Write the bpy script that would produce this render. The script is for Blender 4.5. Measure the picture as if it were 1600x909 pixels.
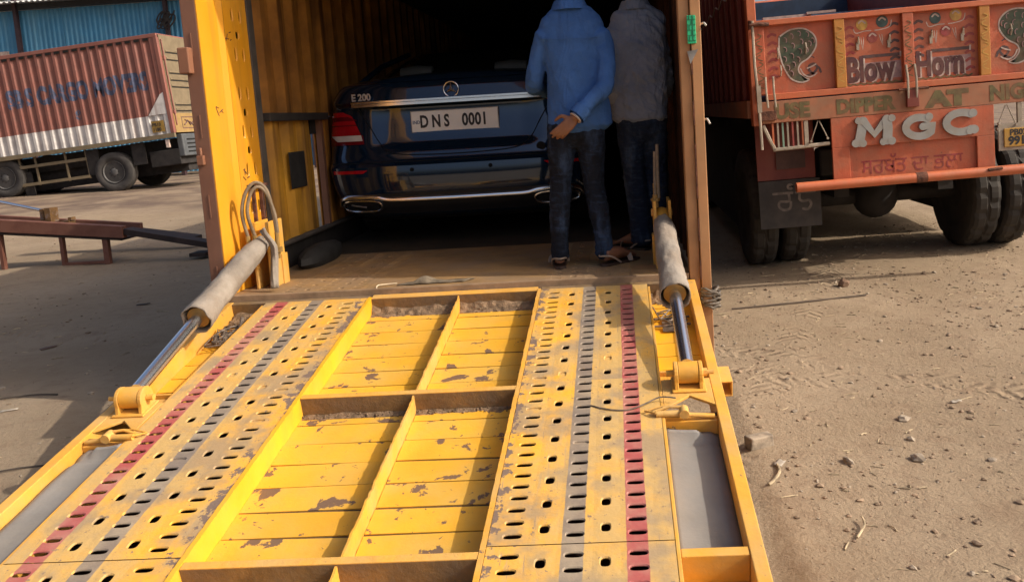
import bpy, bmesh, math, random
from math import sin, cos, pi, radians
from mathutils import Vector, Matrix, noise, Euler
random.seed(7)
for o in list(bpy.data.objects):
    bpy.data.objects.remove(o, do_unlink=True)
SC = bpy.context.scene
COL = SC.collection

# ------------------------------------------------------------------ camera, sky, sun, exposure
G = 0.55                      # height of the ramp hinge (world z) above the yard
AL = 0.18174                  # slope of the lowered ramp
cam = bpy.data.cameras.new('camera')
camo = bpy.data.objects.new('camera', cam); COL.objects.link(camo)
cam.sensor_width = 36.0
cam.lens = 1250.0 / 1600 * 36
cam.shift_x = -(922.4 - 800) / 1600
cam.shift_y = -(454.5 - 319.6) / 1600
cam.clip_start = 0.05; cam.clip_end = 3000
_p, _r, _y = 0.113024, 0.059473, -0.043506
fwd = Vector((sin(_y) * cos(_p), cos(_y) * cos(_p), -sin(_p)))
r0 = Vector((cos(_y), -sin(_y), 0)); d0 = fwd.cross(r0)
rr = cos(_r) * r0 + sin(_r) * d0; dd = -sin(_r) * r0 + cos(_r) * d0
mw = Matrix.Identity(4)
for i in range(3):
    mw[i][0] = rr[i]; mw[i][1] = -dd[i]; mw[i][2] = -fwd[i]
mw[0][3], mw[1][3], mw[2][3] = 0.90786, -4.1168, 0.88812 + G
camo.matrix_world = mw
SC.camera = camo

SUN = Vector((1.0, -0.185, 0.72)).normalized()
W = bpy.data.worlds.new('World'); SC.world = W; W.use_nodes = True
nt = W.node_tree
sky = nt.nodes.new('ShaderNodeTexSky'); sky.sky_type = 'NISHITA'; sky.sun_disc = False
sky.sun_elevation = math.asin(SUN.z)
sky.sun_rotation = math.atan2(SUN.x, SUN.y)
sky.air_density = 0.8; sky.dust_density = 6.0; sky.ozone_density = 0.4
bg = nt.nodes['Background']; bg.inputs['Strength'].default_value = 0.15
nt.links.new(sky.outputs[0], bg.inputs[0])
sl = bpy.data.lights.new('sun', 'SUN'); sl.energy = 3.4; sl.angle = radians(0.6); sl.color = (1.0, 0.91, 0.78)
so = bpy.data.objects.new('sun', sl); COL.objects.link(so)
so.rotation_euler = SUN.to_track_quat('Z', 'Y').to_euler()
SC.view_settings.view_transform = 'Standard'; SC.view_settings.look = 'None'
SC.view_settings.exposure = 0.28; SC.view_settings.gamma = 1.0
SC.view_settings.use_curve_mapping = False

# ------------------------------------------------------------------ materials
MATS = {}
def _mix(nt, fac, a, b):
    n = nt.nodes.new('ShaderNodeMix'); n.data_type = 'RGBA'
    if isinstance(fac, (int, float)): n.inputs[0].default_value = fac
    else: nt.links.new(fac, n.inputs[0])
    for s, v in ((6, a), (7, b)):
        if isinstance(v, tuple): n.inputs[s].default_value = (*v, 1)
        else: nt.links.new(v, n.inputs[s])
    return n.outputs[2]
def _noise(nt, vec, scale, detail=4, rough=.6, dist=0.0):
    n = nt.nodes.new('ShaderNodeTexNoise'); n.inputs['Scale'].default_value = scale
    n.inputs['Detail'].default_value = detail; n.inputs['Roughness'].default_value = rough
    n.inputs['Distortion'].default_value = dist
    nt.links.new(vec, n.inputs['Vector']); return n.outputs['Fac']
def _ramp(nt, fac, lo, hi, a=0.0, b=1.0):
    n = nt.nodes.new('ShaderNodeMapRange'); n.interpolation_type = 'SMOOTHSTEP'
    n.inputs[1].default_value = lo; n.inputs[2].default_value = hi
    n.inputs[3].default_value = a; n.inputs[4].default_value = b
    nt.links.new(fac, n.inputs[0]); return n.outputs[0]
def _math(nt, op, a, b=None):
    n = nt.nodes.new('ShaderNodeMath'); n.operation = op
    for i, v in enumerate((a, b)):
        if v is None: continue
        if isinstance(v, (int, float)): n.inputs[i].default_value = v
        else: nt.links.new(v, n.inputs[i])
    return n.outputs[0]
def _scalevec(nt, vec, s):
    n = nt.nodes.new('ShaderNodeMapping'); n.inputs['Scale'].default_value = s
    nt.links.new(vec, n.inputs['Vector']); return n.outputs[0]

def mat(name, col, rough=.6, metal=0.0, var=.15, vscale=6, dust=None, chips=None, bump=None, spec=.5,
        streak=None, coat=0.0, extra=None):
    """worn surface: base colour varied by noise, optional dust film, flaked patches, vertical streaks and relief"""
    if name in MATS: return MATS[name]
    m = bpy.data.materials.new(name); m.use_nodes = True; t = m.node_tree
    b = t.nodes['Principled BSDF']
    tc = t.nodes.new('ShaderNodeTexCoord'); vec = tc.outputs['Object']
    oi = t.nodes.new('ShaderNodeObjectInfo')
    add = t.nodes.new('ShaderNodeVectorMath'); add.operation = 'ADD'
    cx = t.nodes.new('ShaderNodeCombineXYZ')
    t.links.new(_math(t, 'MULTIPLY', oi.outputs['Random'], 7.3), cx.inputs[2])
    t.links.new(vec, add.inputs[0]); t.links.new(cx.outputs[0], add.inputs[1])
    v2 = add.outputs[0]
    n1 = _noise(t, v2, vscale, 5, .6)
    dk = tuple(max(0, c * (1 - var * 1.6)) for c in col); lt = tuple(min(1, c * (1 + var)) for c in col)
    c = _mix(t, _ramp(t, n1, .3, .7), dk, lt)
    if extra: c = extra(t, vec, v2, c)
    rg = rough
    if streak:
        scol, amt, sc = streak
        ns = _noise(t, _scalevec(t, v2, (sc, sc, sc * .06)), 1.0, 4, .65)
        c = _mix(t, _ramp(t, ns, .48, .72, 0, amt), c, scol)
    if dust:
        dcol, amt, sc = dust
        nd = _noise(t, v2, sc, 6, .65)
        c = _mix(t, _ramp(t, nd, .35, .72, amt * .25, amt), c, dcol)
    if chips:
        ccol, thr, sc = chips
        nc = _noise(t, v2, sc, 7, .62, .4)
        k = _ramp(t, nc, thr, thr + .02)
        c = _mix(t, k, c, ccol)
        nc2 = _noise(t, v2, sc * 3.1, 5, .6, .6)
        c = _mix(t, _ramp(t, nc2, thr + .065, thr + .085), c, ccol)
    t.links.new(c, b.inputs['Base Color'])
    b.inputs['Roughness'].default_value = rg; b.inputs['Metallic'].default_value = metal
    b.inputs['Specular IOR Level'].default_value = spec
    if coat: b.inputs['Coat Weight'].default_value = coat; b.inputs['Coat Roughness'].default_value = .03
    if bump:
        st, sc = bump
        bn = t.nodes.new('ShaderNodeBump'); bn.inputs['Strength'].default_value = st; bn.inputs['Distance'].default_value = .01
        t.links.new(_noise(t, v2, sc, 6, .65), bn.inputs['Height']); t.links.new(bn.outputs[0], b.inputs['Normal'])
    MATS[name] = m; return m

YEL = (.80, .375, .013); DUST = (.50, .33, .13); RUSTY = (.17, .115, .085)
M_yel = mat('yellow_paint', (.74, .34, .016), .55, var=.12, dust=(DUST, .75, 5), chips=(RUSTY, .66, 16), bump=(.15, 40))
M_yel_clean = mat('yellow_paint_clean', (.76, .385, .008), .45, var=.07, dust=(DUST, .30, 4), chips=((.20, .13, .08), .70, 14), bump=(.1, 30))
M_yel_dusty = mat('yellow_paint_dusty', (.72, .34, .024), .7, var=.1, dust=(DUST, .8, 4), chips=(RUSTY, .70, 20), bump=(.3, 50))
M_post = mat('yellow_post_paint', (.80, .34, .008), .42, var=.07, vscale=3, dust=((.42, .24, .06), .4, 3), streak=((.34, .16, .03), .35, 9), chips=(RUSTY, .74, 12))
M_beam = mat('dirty_beam_paint', (.26, .15, .045), .85, var=.3, vscale=9, dust=((.17, .118, .075), 1.0, 5), bump=(.5, 40))
M_plank = mat('pit_plank_paint', (.80, .385, .012), .55, var=.10, vscale=3, dust=((.58, .36, .085), .85, 3.5), chips=((.165, .100, .062), .592, 7), bump=(.2, 30))
M_dirt_heap = mat('dry_mud', (.20, .13, .075), .95, var=.3, vscale=30, bump=(.8, 60))
def tread_extra(shift):
    def f(t, vec, v2, c):
        s = t.nodes.new('ShaderNodeSeparateXYZ'); t.links.new(vec, s.inputs[0])
        u = _math(t, 'SUBTRACT', _math(t, 'ABSOLUTE', s.outputs[0]), shift)
        wob = _math(t, 'MULTIPLY', _math(t, 'SUBTRACT', _noise(t, v2, 25, 4), .5), .006)
        uw = _math(t, 'ADD', u, wob)
        # dust lies thicker between the two painted lines than near the pit
        nd = _noise(t, v2, 7, 7, .68)
        amt = _math(t, 'ADD', _ramp(t, u, .50, .80, .42, .80), _math(t, 'MULTIPLY', _math(t, 'SUBTRACT', nd, .5), 2.2))
        c = _mix(t, _ramp(t, amt, .0, 1.0, .05, .95), c, (.50, .33, .125))
        ns = _noise(t, v2, 3.2, 5, .6)
        c = _mix(t, _ramp(t, ns, .47, .62, 0, .85), c, (.31, .225, .135))
        sc = _noise(t, _scalevec(t, v2, (34, 3.0, 1)), 1.0, 5, .65)
        c = _mix(t, _ramp(t, sc, .56, .70, 0, .55), c, (.40, .29, .16))
        sc2 = _noise(t, _scalevec(t, v2, (80, 5.0, 1)), 1.0, 4, .7)
        c = _mix(t, _ramp(t, sc2, .64, .68, 0, .7), c, (.30, .21, .13))
        def band(lo, hi):
            return _math(t, 'MULTIPLY', _ramp(t, uw, lo - .0015, lo + .0015), _ramp(t, uw, hi - .0015, hi + .0015, 1, 0))
        nw = _noise(t, v2, 9, 6, .6)
        grey = _mix(t, _ramp(t, nw, .35, .75), (.19, .155, .13), (.33, .265, .19))
        c = _mix(t, _math(t, 'MULTIPLY', band(.669, .735), .93), c, grey)
        red = _mix(t, _ramp(t, _noise(t, v2, 5, 6, .62), .36, .72), (.36, .060, .065), (.42, .20, .15))
        c = _mix(t, _math(t, 'MULTIPLY', band(.859, .922), .95), c, red)
        # flaking along the welded inner edge
        edge = _math(t, 'MULTIPLY', _ramp(t, u, .445, .515, .26, 0), _ramp(t, _noise(t, v2, 3.5, 3), .40, .58, .35, 1.0))
        fl = _math(t, 'ADD', _noise(t, v2, 26, 6, .65), edge)
        c = _mix(t, _ramp(t, fl, .68, .71), c, (.18, .125, .095))
        fl2 = _noise(t, v2, 42, 5, .6)
        c = _mix(t, _ramp(t, fl2, .655, .67), c, (.27, .185, .11))
        return c
    return f
M_tread_r = mat('tread_paint_right', (.80, .385, .020), .62, var=.06, bump=(.25, 60), extra=tread_extra(0.0))
M_tread_l = mat('tread_paint_left', (.80, .385, .020), .62, var=.06, bump=(.25, 60), extra=tread_extra(0.036))
M_void = mat('unlit_steel', (.014, .007, .005), .95, spec=.1)  # near black: the darkness behind holes and under sheets put into the colour
M_mat = mat('grey_rubber_sheet', (.185, .178, .17), .75, var=.12, vscale=4, dust=((.27, .235, .19), .5, 5), bump=(.2, 30))
M_cloth = mat('grey_canvas', (.27, .24, .205), .85, var=.2, vscale=6, dust=((.20, .155, .115), .8, 7), bump=(.6, 35))
M_chrome = mat('polished_chrome', (.86, .87, .89), .26, 1.0, var=.02)
M_steel = mat('dull_steel', (.35, .32, .29), .45, .8, var=.2, vscale=20)
M_primer = mat('brown_primer', (.17, .072, .042), .6, var=.1, vscale=4, dust=((.22, .12, .08), .35, 5), bump=(.1, 30))
M_postr = mat('tan_brown_paint', (.40, .19, .075), .6, var=.12, vscale=3, streak=((.20, .08, .035), .5, 10), dust=((.40, .26, .14), .3, 5))
M_rust = mat('rust', (.13, .05, .028), .9, var=.35, vscale=25, bump=(.6, 60))
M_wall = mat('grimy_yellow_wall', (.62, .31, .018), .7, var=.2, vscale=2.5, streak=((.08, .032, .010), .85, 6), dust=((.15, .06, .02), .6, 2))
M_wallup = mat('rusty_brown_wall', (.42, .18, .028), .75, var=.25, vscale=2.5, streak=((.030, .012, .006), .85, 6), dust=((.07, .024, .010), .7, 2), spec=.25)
M_black = mat('black_rubber', (.018, .017, .016), .75, var=.3, vscale=12)
M_blacks = mat('black_strip', (.045, .042, .040), .7, var=.3, vscale=9, dust=((.12, .09, .07), .5, 6))
M_dark = mat('grime_and_shade_black', (.022, .018, .016), .85, var=.3)  # black of grimy underparts; also darkness painted onto bulkhead, upper deck and filler boxes
M_deck = mat('dusty_deck', (.30, .17, .055), .85, var=.2, vscale=5, dust=((.24, .155, .085), 1.0, 4), bump=(.3, 40))
M_deckedge = mat('deck_edge_angle', (.23, .145, .085), .8, var=.25, vscale=8, dust=((.32, .22, .13), .6, 7), bump=(.3, 40))
M_green = mat('green_reflector', (.03, .42, .19), .25, var=.1)
M_brass = mat('brass_fitting', (.33, .20, .06), .5, .3, var=.15)
M_hose = mat('brown_hose', (.20, .145, .09), .6, var=.2, vscale=20)

# ------------------------------------------------------------------ mesh helpers
class MB:
    def __init__(self): self.v = []; self.f = []
    def quad(self, a, b, c, d):
        n = len(self.v); self.v += [a, b, c, d]; self.f.append((n, n + 1, n + 2, n + 3)); return self
    def box(self, x0, x1, y0, y1, z0, z1, M=None):
        n = len(self.v)
        P = [(x0, y0, z0), (x1, y0, z0), (x1, y1, z0), (x0, y1, z0), (x0, y0, z1), (x1, y0, z1), (x1, y1, z1), (x0, y1, z1)]
        if M is not None: P = [tuple(M @ Vector(p)) for p in P]
        self.v += P
        self.f += [tuple(n + i for i in q) for q in ((0, 3, 2, 1), (4, 5, 6, 7), (0, 1, 5, 4), (1, 2, 6, 5), (2, 3, 7, 6), (3, 0, 4, 7))]
        return self
    def loft(self, rings, cap=True, closed=True):
        n = len(self.v); k = len(rings[0])
        for r in rings: self.v += [tuple(p) for p in r]
        for i in range(len(rings) - 1):
            for j in range(k if closed else k - 1):
                a = n + i * k + j; b = n + i * k + (j + 1) % k
                self.f.append((a, b, b + k, a + k))
        if cap and closed:
            self.f.append(tuple(n + j for j in reversed(range(k))))
            self.f.append(tuple(n + (len(rings) - 1) * k + j for j in range(k)))
        return self
    def tube(self, pts, r, seg=8, cap=True, squash=None):
        pts = [Vector(p) for p in pts]; rings = []
        rs = r if isinstance(r, (list, tuple)) else [r] * len(pts)
        up = None
        for i, p in enumerate(pts):
            d = (pts[min(i + 1, len(pts) - 1)] - pts[max(i - 1, 0)]).normalized()
            if up is None:
                up = Vector((0, 0, 1)) if abs(d.z) < .9 else Vector((0, 1, 0))
            s = d.cross(up).normalized(); up = s.cross(d).normalized()
            q = squash or (1, 1)
            rings.append([p + rs[i] * (q[0] * cos(2 * pi * j / seg) * s + q[1] * sin(2 * pi * j / seg) * up) for j in range(seg)])
        return self.loft(rings, cap)
    def cyl(self, c0, c1, r, seg=20): return self.tube([c0, c1], r, seg)
    def prism(self, poly, axis, a0, a1):
        """poly of 2D points extruded along axis 'x','y' or 'z' between a0 and a1"""
        def P(u, w, a):
            return (a, u, w) if axis == 'x' else (u, a, w) if axis == 'y' else (u, w, a)
        return self.loft([[P(u, w, a0) for u, w in poly], [P(u, w, a1) for u, w in poly]])
    def lathe(self, prof, axis, c=(0, 0, 0), seg=32):
        rings = []
        for a, r in prof:
            ring = []
            for j in range(seg):
                th = 2 * pi * j / seg; p = (a, r * cos(th), r * sin(th))
                if axis == 'y': p = (p[1], p[0], p[2])
                if axis == 'z': p = (p[1], p[2], p[0])
                ring.append((p[0] + c[0], p[1] + c[1], p[2] + c[2]))
            rings.append(ring)
        return self.loft(rings, True)
    def xf(self, M):
        self.v = [tuple(M @ Vector(p)) for p in self.v]; return self
    def weld(self, d=1e-5):
        bm = bmesh.new(); me = bpy.data.meshes.new('t'); me.from_pydata([tuple(p) for p in self.v], [], self.f); bm.from_mesh(me)
        bmesh.ops.remove_doubles(bm, verts=bm.verts, dist=d); bm.verts.index_update()
        self.v = [tuple(v.co) for v in bm.verts]; self.f = [tuple(v.index for v in f.verts) for f in bm.faces]; bm.free(); bpy.data.meshes.remove(me); return self
    def mesh(self, name, material=None, smooth=False):
        me = bpy.data.meshes.new(name); me.from_pydata([tuple(p) for p in self.v], [], self.f)
        bm = bmesh.new(); bm.from_mesh(me); bmesh.ops.recalc_face_normals(bm, faces=bm.faces); bm.to_mesh(me); bm.free()
        if material: me.materials.append(material)
        if smooth: shade(me)
        return me
def shade(me, ang=35):
    me.polygons.foreach_set('use_smooth', [True] * len(me.polygons))
    me.set_sharp_from_angle(angle=radians(ang))
def tag(o, label=None, cat=None, group=None, kind=None):
    if label: o['label'] = label
    if cat: o['category'] = cat
    if group: o['group'] = group
    if kind: o['kind'] = kind
    return o
def link(name, me, parent=None, loc=None, rot=None):
    o = bpy.data.objects.new(name, me); COL.objects.link(o)
    if parent: o.parent = parent
    if loc: o.location = loc
    if rot: o.rotation_euler = rot
    return o
EACH = {'weld_bead', 'headrest', 'lashing_hook', 'spring_block', 'rail_slot', 'louvre', 'door_rib', 'door_groove', 'side_rib', 'chassis_rail', 'hinge_knuckle',
        'painted_feather', 'painted_tick', 'painted_scroll', 'painted_scallop', 'painted_curl', 'wheel_nut', 'latch_frame', 'eye', 'paint_scar', 'tail_latch', 'brace_wire', 'under_tank', 'pivot_pin', 'hose_fitting', 'pipe_clamp'}
def islands(mb):
    par = list(range(len(mb.v)))
    def find(a):
        while par[a] != a: par[a] = par[par[a]]; a = par[a]
        return a
    for f in mb.f:
        r = find(f[0])
        for i in f[1:]: par[find(i)] = r
    out = {}
    for f in mb.f: out.setdefault(find(f[0]), []).append(f)
    res = []
    for fs in out.values():
        idx = {}; n = MB()
        for f in fs:
            for i in f:
                if i not in idx: idx[i] = len(n.v); n.v.append(mb.v[i])
            n.f.append(tuple(idx[i] for i in f))
        res.append(n)
    return res
def put(name, mb, m, parent=None, smooth=False, bevel=0, label=None, kind=None, loc=None, rot=None):
    if name in EACH:
        pcs = islands(mb)
        if len(pcs) > 1:
            for q in pcs: o = put1(name, q, m, parent, smooth, bevel, label, kind, loc, rot)
            return o
    return put1(name, mb, m, parent, smooth, bevel, label, kind, loc, rot)
def put1(name, mb, m, parent=None, smooth=False, bevel=0, label=None, kind=None, loc=None, rot=None):
    me = mb.mesh(name, m, smooth); o = link(name, me, parent, loc, rot)
    if bevel:
        b = o.modifiers.new('bevel', 'BEVEL'); b.width = bevel; b.segments = 2; b.limit_method = 'ANGLE'; b.angle_limit = radians(40)
        b.harden_normals = False
    if label: o['label'] = label
    if kind: o['kind'] = kind
    return o
def box(name, m, parent, x0, x1, y0, y1, z0, z1, bevel=0, **k):
    return put(name, MB().box(x0, x1, y0, y1, z0, z1), m, parent, bevel=bevel, **k)
def empty(name, loc=(0, 0, 0), rot=(0, 0, 0), **k):
    o = bpy.data.objects.new(name, None); COL.objects.link(o); o.location = loc; o.rotation_euler = rot
    o.empty_display_size = .1
    return tag(o, **k)
def eval_mesh(o):
    dg = bpy.context.evaluated_depsgraph_get(); dg.update()
    return bpy.data.meshes.new_from_object(o.evaluated_get(dg))
def text(name, body, size, m, parent, loc, rot=(pi / 2, 0, 0), depth=.002, weight=0.0, align='LEFT', sx=1.0, shear=0.0, spacing=1.0, label=None):
    cu = bpy.data.curves.new(name, 'FONT'); cu.body = body; cu.size = size; cu.extrude = depth / 2
    cu.offset = weight; cu.align_x = align; cu.shear = shear; cu.space_character = spacing; cu.resolution_u = 3
    t = bpy.data.objects.new('tmp', cu); COL.objects.link(t)
    me = eval_mesh(t); bpy.data.objects.remove(t, do_unlink=True); bpy.data.curves.remove(cu)
    me.name = name
    for v in me.vertices: v.co.x *= sx; v.co.z += depth / 2
    me.materials.clear(); me.materials.append(m)
    o = link(name, me, parent, loc, rot)
    if label: o['label'] = label
    return o
def strokes(mb, lines, width, y0, depth, cap=8):
    """flat painted or cut-out strokes in the xz plane, front at y0, running back by depth; each a hair apart"""
    for k, ln in enumerate(lines):
        w = width
        if isinstance(ln, tuple) and isinstance(ln[0], (int, float)) is False and isinstance(ln[1], float): ln, w = ln
        yy = y0 - .0004 * (k + 1)
        pts = [Vector((p[0], p[1])) for p in ln]
        L = []; R = []
        for i, p in enumerate(pts):
            d = (pts[min(i + 1, len(pts) - 1)] - pts[max(i - 1, 0)]).normalized(); n = Vector((-d.y, d.x))
            L.append(p + n * w / 2); R.append(p - n * w / 2)
        d0 = (pts[0] - pts[1]).normalized(); d1 = (pts[-1] - pts[-2]).normalized()
        def arc(c, d):
            a0 = math.atan2(d.y, d.x)
            return [c + Vector((cos(a0 + t), sin(a0 + t))) * w / 2 for t in [(-pi / 2 + pi * (j + 1) / (cap + 1)) for j in range(cap)]]
        poly = L + list(reversed(arc(pts[-1], d1))) + list(reversed(R)) + list(reversed(arc(pts[0], d0)))
        mb.prism([(p.x, p.y) for p in poly], 'y', yy, y0 + depth)
    return mb
def remeshed(mb, voxel, name, m, smooth_it=4, disp=None, parent=None):
    me = mb.mesh('tmp'); o = bpy.data.objects.new('tmp', me); COL.objects.link(o)
    r = o.modifiers.new('r', 'REMESH'); r.mode = 'VOXEL'; r.voxel_size = voxel
    s = o.modifiers.new('s', 'SMOOTH'); s.factor = .5; s.iterations = smooth_it
    me2 = eval_mesh(o); bpy.data.objects.remove(o, do_unlink=True); bpy.data.meshes.remove(me)
    me2.name = name
    if disp:
        ns = [v.normal.copy() for v in me2.vertices]
        for v, n in zip(me2.vertices, ns): v.co += n * disp(v.co)
    me2.materials.clear(); me2.materials.append(m)
    me2.polygons.foreach_set('use_smooth', [True] * len(me2.polygons))
    return link(name, me2, parent)
def smooth_path(pts, n=8):
    out = []
    P = [Vector(p) for p in pts]
    for i in range(len(P) - 1):
        p0 = P[max(i - 1, 0)]; p1 = P[i]; p2 = P[i + 1]; p3 = P[min(i + 2, len(P) - 1)]
        for j in range(n):
            t = j / n
            out.append(.5 * ((2 * p1) + (p2 - p0) * t + (2 * p0 - 5 * p1 + 4 * p2 - p3) * t * t + (3 * p1 - p0 - 3 * p2 + p3) * t ** 3))
    out.append(P[-1]); return out
def sstep(a, b, x):
    t = max(0., min(1., (x - a) / (b - a))); return t * t * (3 - 2 * t)

# ------------------------------------------------------------------ ground
def gz(x, y):
    z = .09 * sstep(1.3, 3.2, x) * sstep(1.2, 3.4, y) + .05 * sstep(3.0, 5.0, x) * sstep(1.5, 3.5, y)
    z += .10 * sstep(-6, -11, x) * sstep(8, 15, y)
    near = 1 - sstep(8, 16, math.hypot(x, y))
    z += .018 * noise.noise((x * .7, y * .7, 3.1)) + near * .010 * noise.noise((x * 2.3, y * 2.3, 1.7)) + near * .005 * noise.noise((x * 7, y * 7, .3))
    keep = sstep(1.0, 1.7, abs(x) if y < .3 else 9)      # the ramp's own ground stays clear of it
    if abs(x) < 1.35 and y < .2: z = min(z, -.02)
    return z
def build_ground():
    xs = [-400, -150, -60, -35, -25, -20]; xs += [-16 + i * .5 for i in range(18)]
    xs += [-7 + i * .12 for i in range(47)]; xs += [-1.4 + i * .10 for i in range(1, 27)]; xs += [1.3 + i * .045 for i in range(80)]
    xs += [5 + i * .5 for i in range(10)] + [11, 14, 20, 35, 80, 200, 400]
    ys = [-60, -20, -10, -6, -4]; ys += [-3 + i * .045 for i in range(112)]; ys += [2.1 + i * .09 for i in range(60)]
    ys += [7.6 + i * .4 for i in range(32)] + [21, 24, 28, 35, 50, 90, 200, 500, 1000]
    xs = sorted(set(xs)); ys = sorted(set(ys))
    V = [(x, y, gz(x, y)) for y in ys for x in xs]; nx = len(xs)
    F = [(j * nx + i, j * nx + i + 1, (j + 1) * nx + i + 1, (j + 1) * nx + i) for j in range(len(ys) - 1) for i in range(nx - 1)]
    me = bpy.data.meshes.new('ground'); me.from_pydata(V, [], F); shade(me, 180)
    m = bpy.data.materials.new('dry_earth'); m.use_nodes = True; t = m.node_tree; b = t.nodes['Principled BSDF']
    tc = t.nodes.new('ShaderNodeTexCoord'); v = tc.outputs['Object']
    n1 = _noise(t, v, .9, 6, .6); n2 = _noise(t, v, 9, 7, .65); n3 = _noise(t, v, 60, 5, .7)
    c = _mix(t, _ramp(t, n1, .35, .65), (.285, .213, .140), (.335, .256, .174))
    c = _mix(t, _ramp(t, n2, .45, .72, 0, .6), c, (.245, .170, .112))
    n4 = _noise(t, v, 2.6, 7, .7)
    c = _mix(t, _ramp(t, n4, .54, .68, 0, .45), c, (.225, .155, .102))
    c = _mix(t, _ramp(t, n3, .62, .75, 0, .5), c, (.42, .33, .24))
    vor = t.nodes.new('ShaderNodeTexVoronoi'); vor.inputs['Scale'].default_value = 38; t.links.new(v, vor.inputs['Vector'])
    c = _mix(t, _ramp(t, vor.outputs['Distance'], .05, .16, .45, 0), c, (.17, .115, .075))
    # far yard around the parked lorries turns darker brown in patches
    sp = t.nodes.new('ShaderNodeSeparateXYZ'); t.links.new(v, sp.inputs[0])
    far = _ramp(t, sp.outputs[1], 10.5, 12.5)
    c = _mix(t, _math(t, 'MULTIPLY', far, _ramp(t, _noise(t, v, .8, 5, .6), .38, .62, .25, .95)), c, (.135, .095, .075))
    t.links.new(c, b.inputs['Base Color']); b.inputs['Roughness'].default_value = .95; b.inputs['Specular IOR Level'].default_value = .15
    # relief: crumbs, and two bands of tyre tread pressed into the soil
    h = _math(t, 'ADD', _math(t, 'MULTIPLY', _noise(t, v, 28, 8, .72), 1.0), _math(t, 'MULTIPLY', n3, .5))
    def track(ang, off, w):
        mp = t.nodes.new('ShaderNodeMapping'); mp.inputs['Rotation'].default_value = (0, 0, ang); t.links.new(v, mp.inputs['Vector'])
        s = t.nodes.new('ShaderNodeSeparateXYZ'); t.links.new(mp.outputs[0], s.inputs[0])
        dx = _math(t, 'ABSOLUTE', _math(t, 'SUBTRACT', s.outputs[0], off))
        msk = _ramp(t, dx, w * .8, w, 1, 0)
        wv = _math(t, 'SINE', _math(t, 'ADD', _math(t, 'MULTIPLY', s.outputs[1], 75), _math(t, 'MULTIPLY', dx, 60)))
        return _math(t, 'MULTIPLY', _math(t, 'MULTIPLY', wv, msk), _ramp(t, _math(t, 'ADD', _math(t, 'MULTIPLY', _noise(t, v, 2.2, 3), .6), _math(t, 'MULTIPLY', _noise(t, v, 9, 4), .4)), .47, .60, 0, .5))
    for a, o_, w in ((.55, 3.0, .13), (-.95, 1.3, .12), (.35, 1.55, .10), (-1.25, .55, .12)):
        h = _math(t, 'ADD', h, track(a, o_, w))
    bn = t.nodes.new('ShaderNodeBump'); bn.inputs['Strength'].default_value = .8; bn.inputs['Distance'].default_value = .018
    t.links.new(h, bn.inputs['Height']); t.links.new(bn.outputs[0], b.inputs['Normal'])
    me.materials.append(m)
    tag(link('ground', me), kind='structure')
build_ground()

def rock(rad, seed, sub=1, sq=(1, 1, .6)):
    bm = bmesh.new(); bmesh.ops.create_icosphere(bm, subdivisions=sub, radius=1)
    mb = MB(); base = []
    for v in bm.verts:
        p = v.co; k = 1 + .45 * noise.noise(p * 1.3 + Vector((seed * 3.1, seed, 0)))
        mb.v.append((p.x * rad * sq[0] * k, p.y * rad * sq[1] * k, p.z * rad * sq[2] * k))
    mb.f = [tuple(v.index for v in f.verts) for f in bm.faces]; bm.free(); return mb
M_clod = mat('earth_clod', (.27, .19, .125), .95, var=.3, vscale=20)
M_stone = mat('pale_stone', (.31, .25, .185), .9, var=.25, vscale=20, bump=(.4, 60))
M_litter = mat('straw_litter', (.42, .33, .21), .9, var=.35, vscale=20)
def scatter():
    rnd = random.Random(5)
    protos = [rock(1, s) for s in range(8)]
    mb = MB(); mb2 = MB()
    def ok(x, y):
        if abs(x) < 1.42 and y < .3: return False
        if -1.35 < x < 1.36 and y >= -.2: return False
        return True
    n = 0
    while n < 7500:
        if rnd.random() < .72: x, y = rnd.uniform(1.3, 5.2), rnd.uniform(-2.2, 4.2)
        else: x, y = rnd.uniform(-9, -1.3), rnd.uniform(-1.5, 10)
        cl = noise.noise((x * 1.1, y * 1.1, 9.)) + .6 * noise.noise((x * 3, y * 3, 4.))
        if not ok(x, y) or cl < rnd.uniform(-.75, .55): continue
        n += 1
        s = min(.022, .003 + rnd.expovariate(1 / .0038)); p = rnd.choice(protos); a = rnd.uniform(0, 6.3)
        M = Matrix.Translation((x, y, gz(x, y) + s * .15)) @ Matrix.Rotation(a, 4, 'Z') @ Matrix.Diagonal((s, s * rnd.uniform(.6, 1), s * .8, 1))
        t = mb if rnd.random() < .75 else mb2
        k = len(t.v); t.v += [tuple(M @ Vector(q)) for q in p.v]; t.f += [tuple(i + k for i in f) for f in p.f]
    put('gravel', mb, M_clod, kind='stuff', smooth=False); put('gravel', mb2, M_stone, kind='stuff')
    mb = MB()
    n = 0
    while n < 800:
        x, y = (rnd.uniform(1.3, 5), rnd.uniform(-2.2, 3.6)) if rnd.random() < .8 else (rnd.uniform(-5, -1.4), rnd.uniform(-1, 5))
        if not ok(x, y) or noise.noise((x * 1.3, y * 1.3, 2.)) < rnd.uniform(-.6, .4): continue
        n += 1
        L = rnd.uniform(.015, .07); a = rnd.gauss(.3, .7); r = rnd.uniform(.0012, .003)
        dx, dy = L * cos(a), L * sin(a)
        mb.tube([(x, y, gz(x, y) + r), (x + dx * .5 + rnd.gauss(0, .004), y + dy * .5, gz(x + dx * .5, y + dy * .5) + r * 1.6), (x + dx, y + dy, gz(x + dx, y + dy) + r)], r, 4)
    put('twig_litter', mb, M_litter, kind='stuff')
scatter()
def stone_thing(name, mb, m, x, y, label, cat, rz=0, sink=.0, group=None, bevel=0):
    o = put(name, mb, m, None, bevel=bevel); o.location = (x, y, gz(x, y) - sink); o.rotation_euler = (0, 0, rz)
    return tag(o, label, cat, group)
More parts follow.
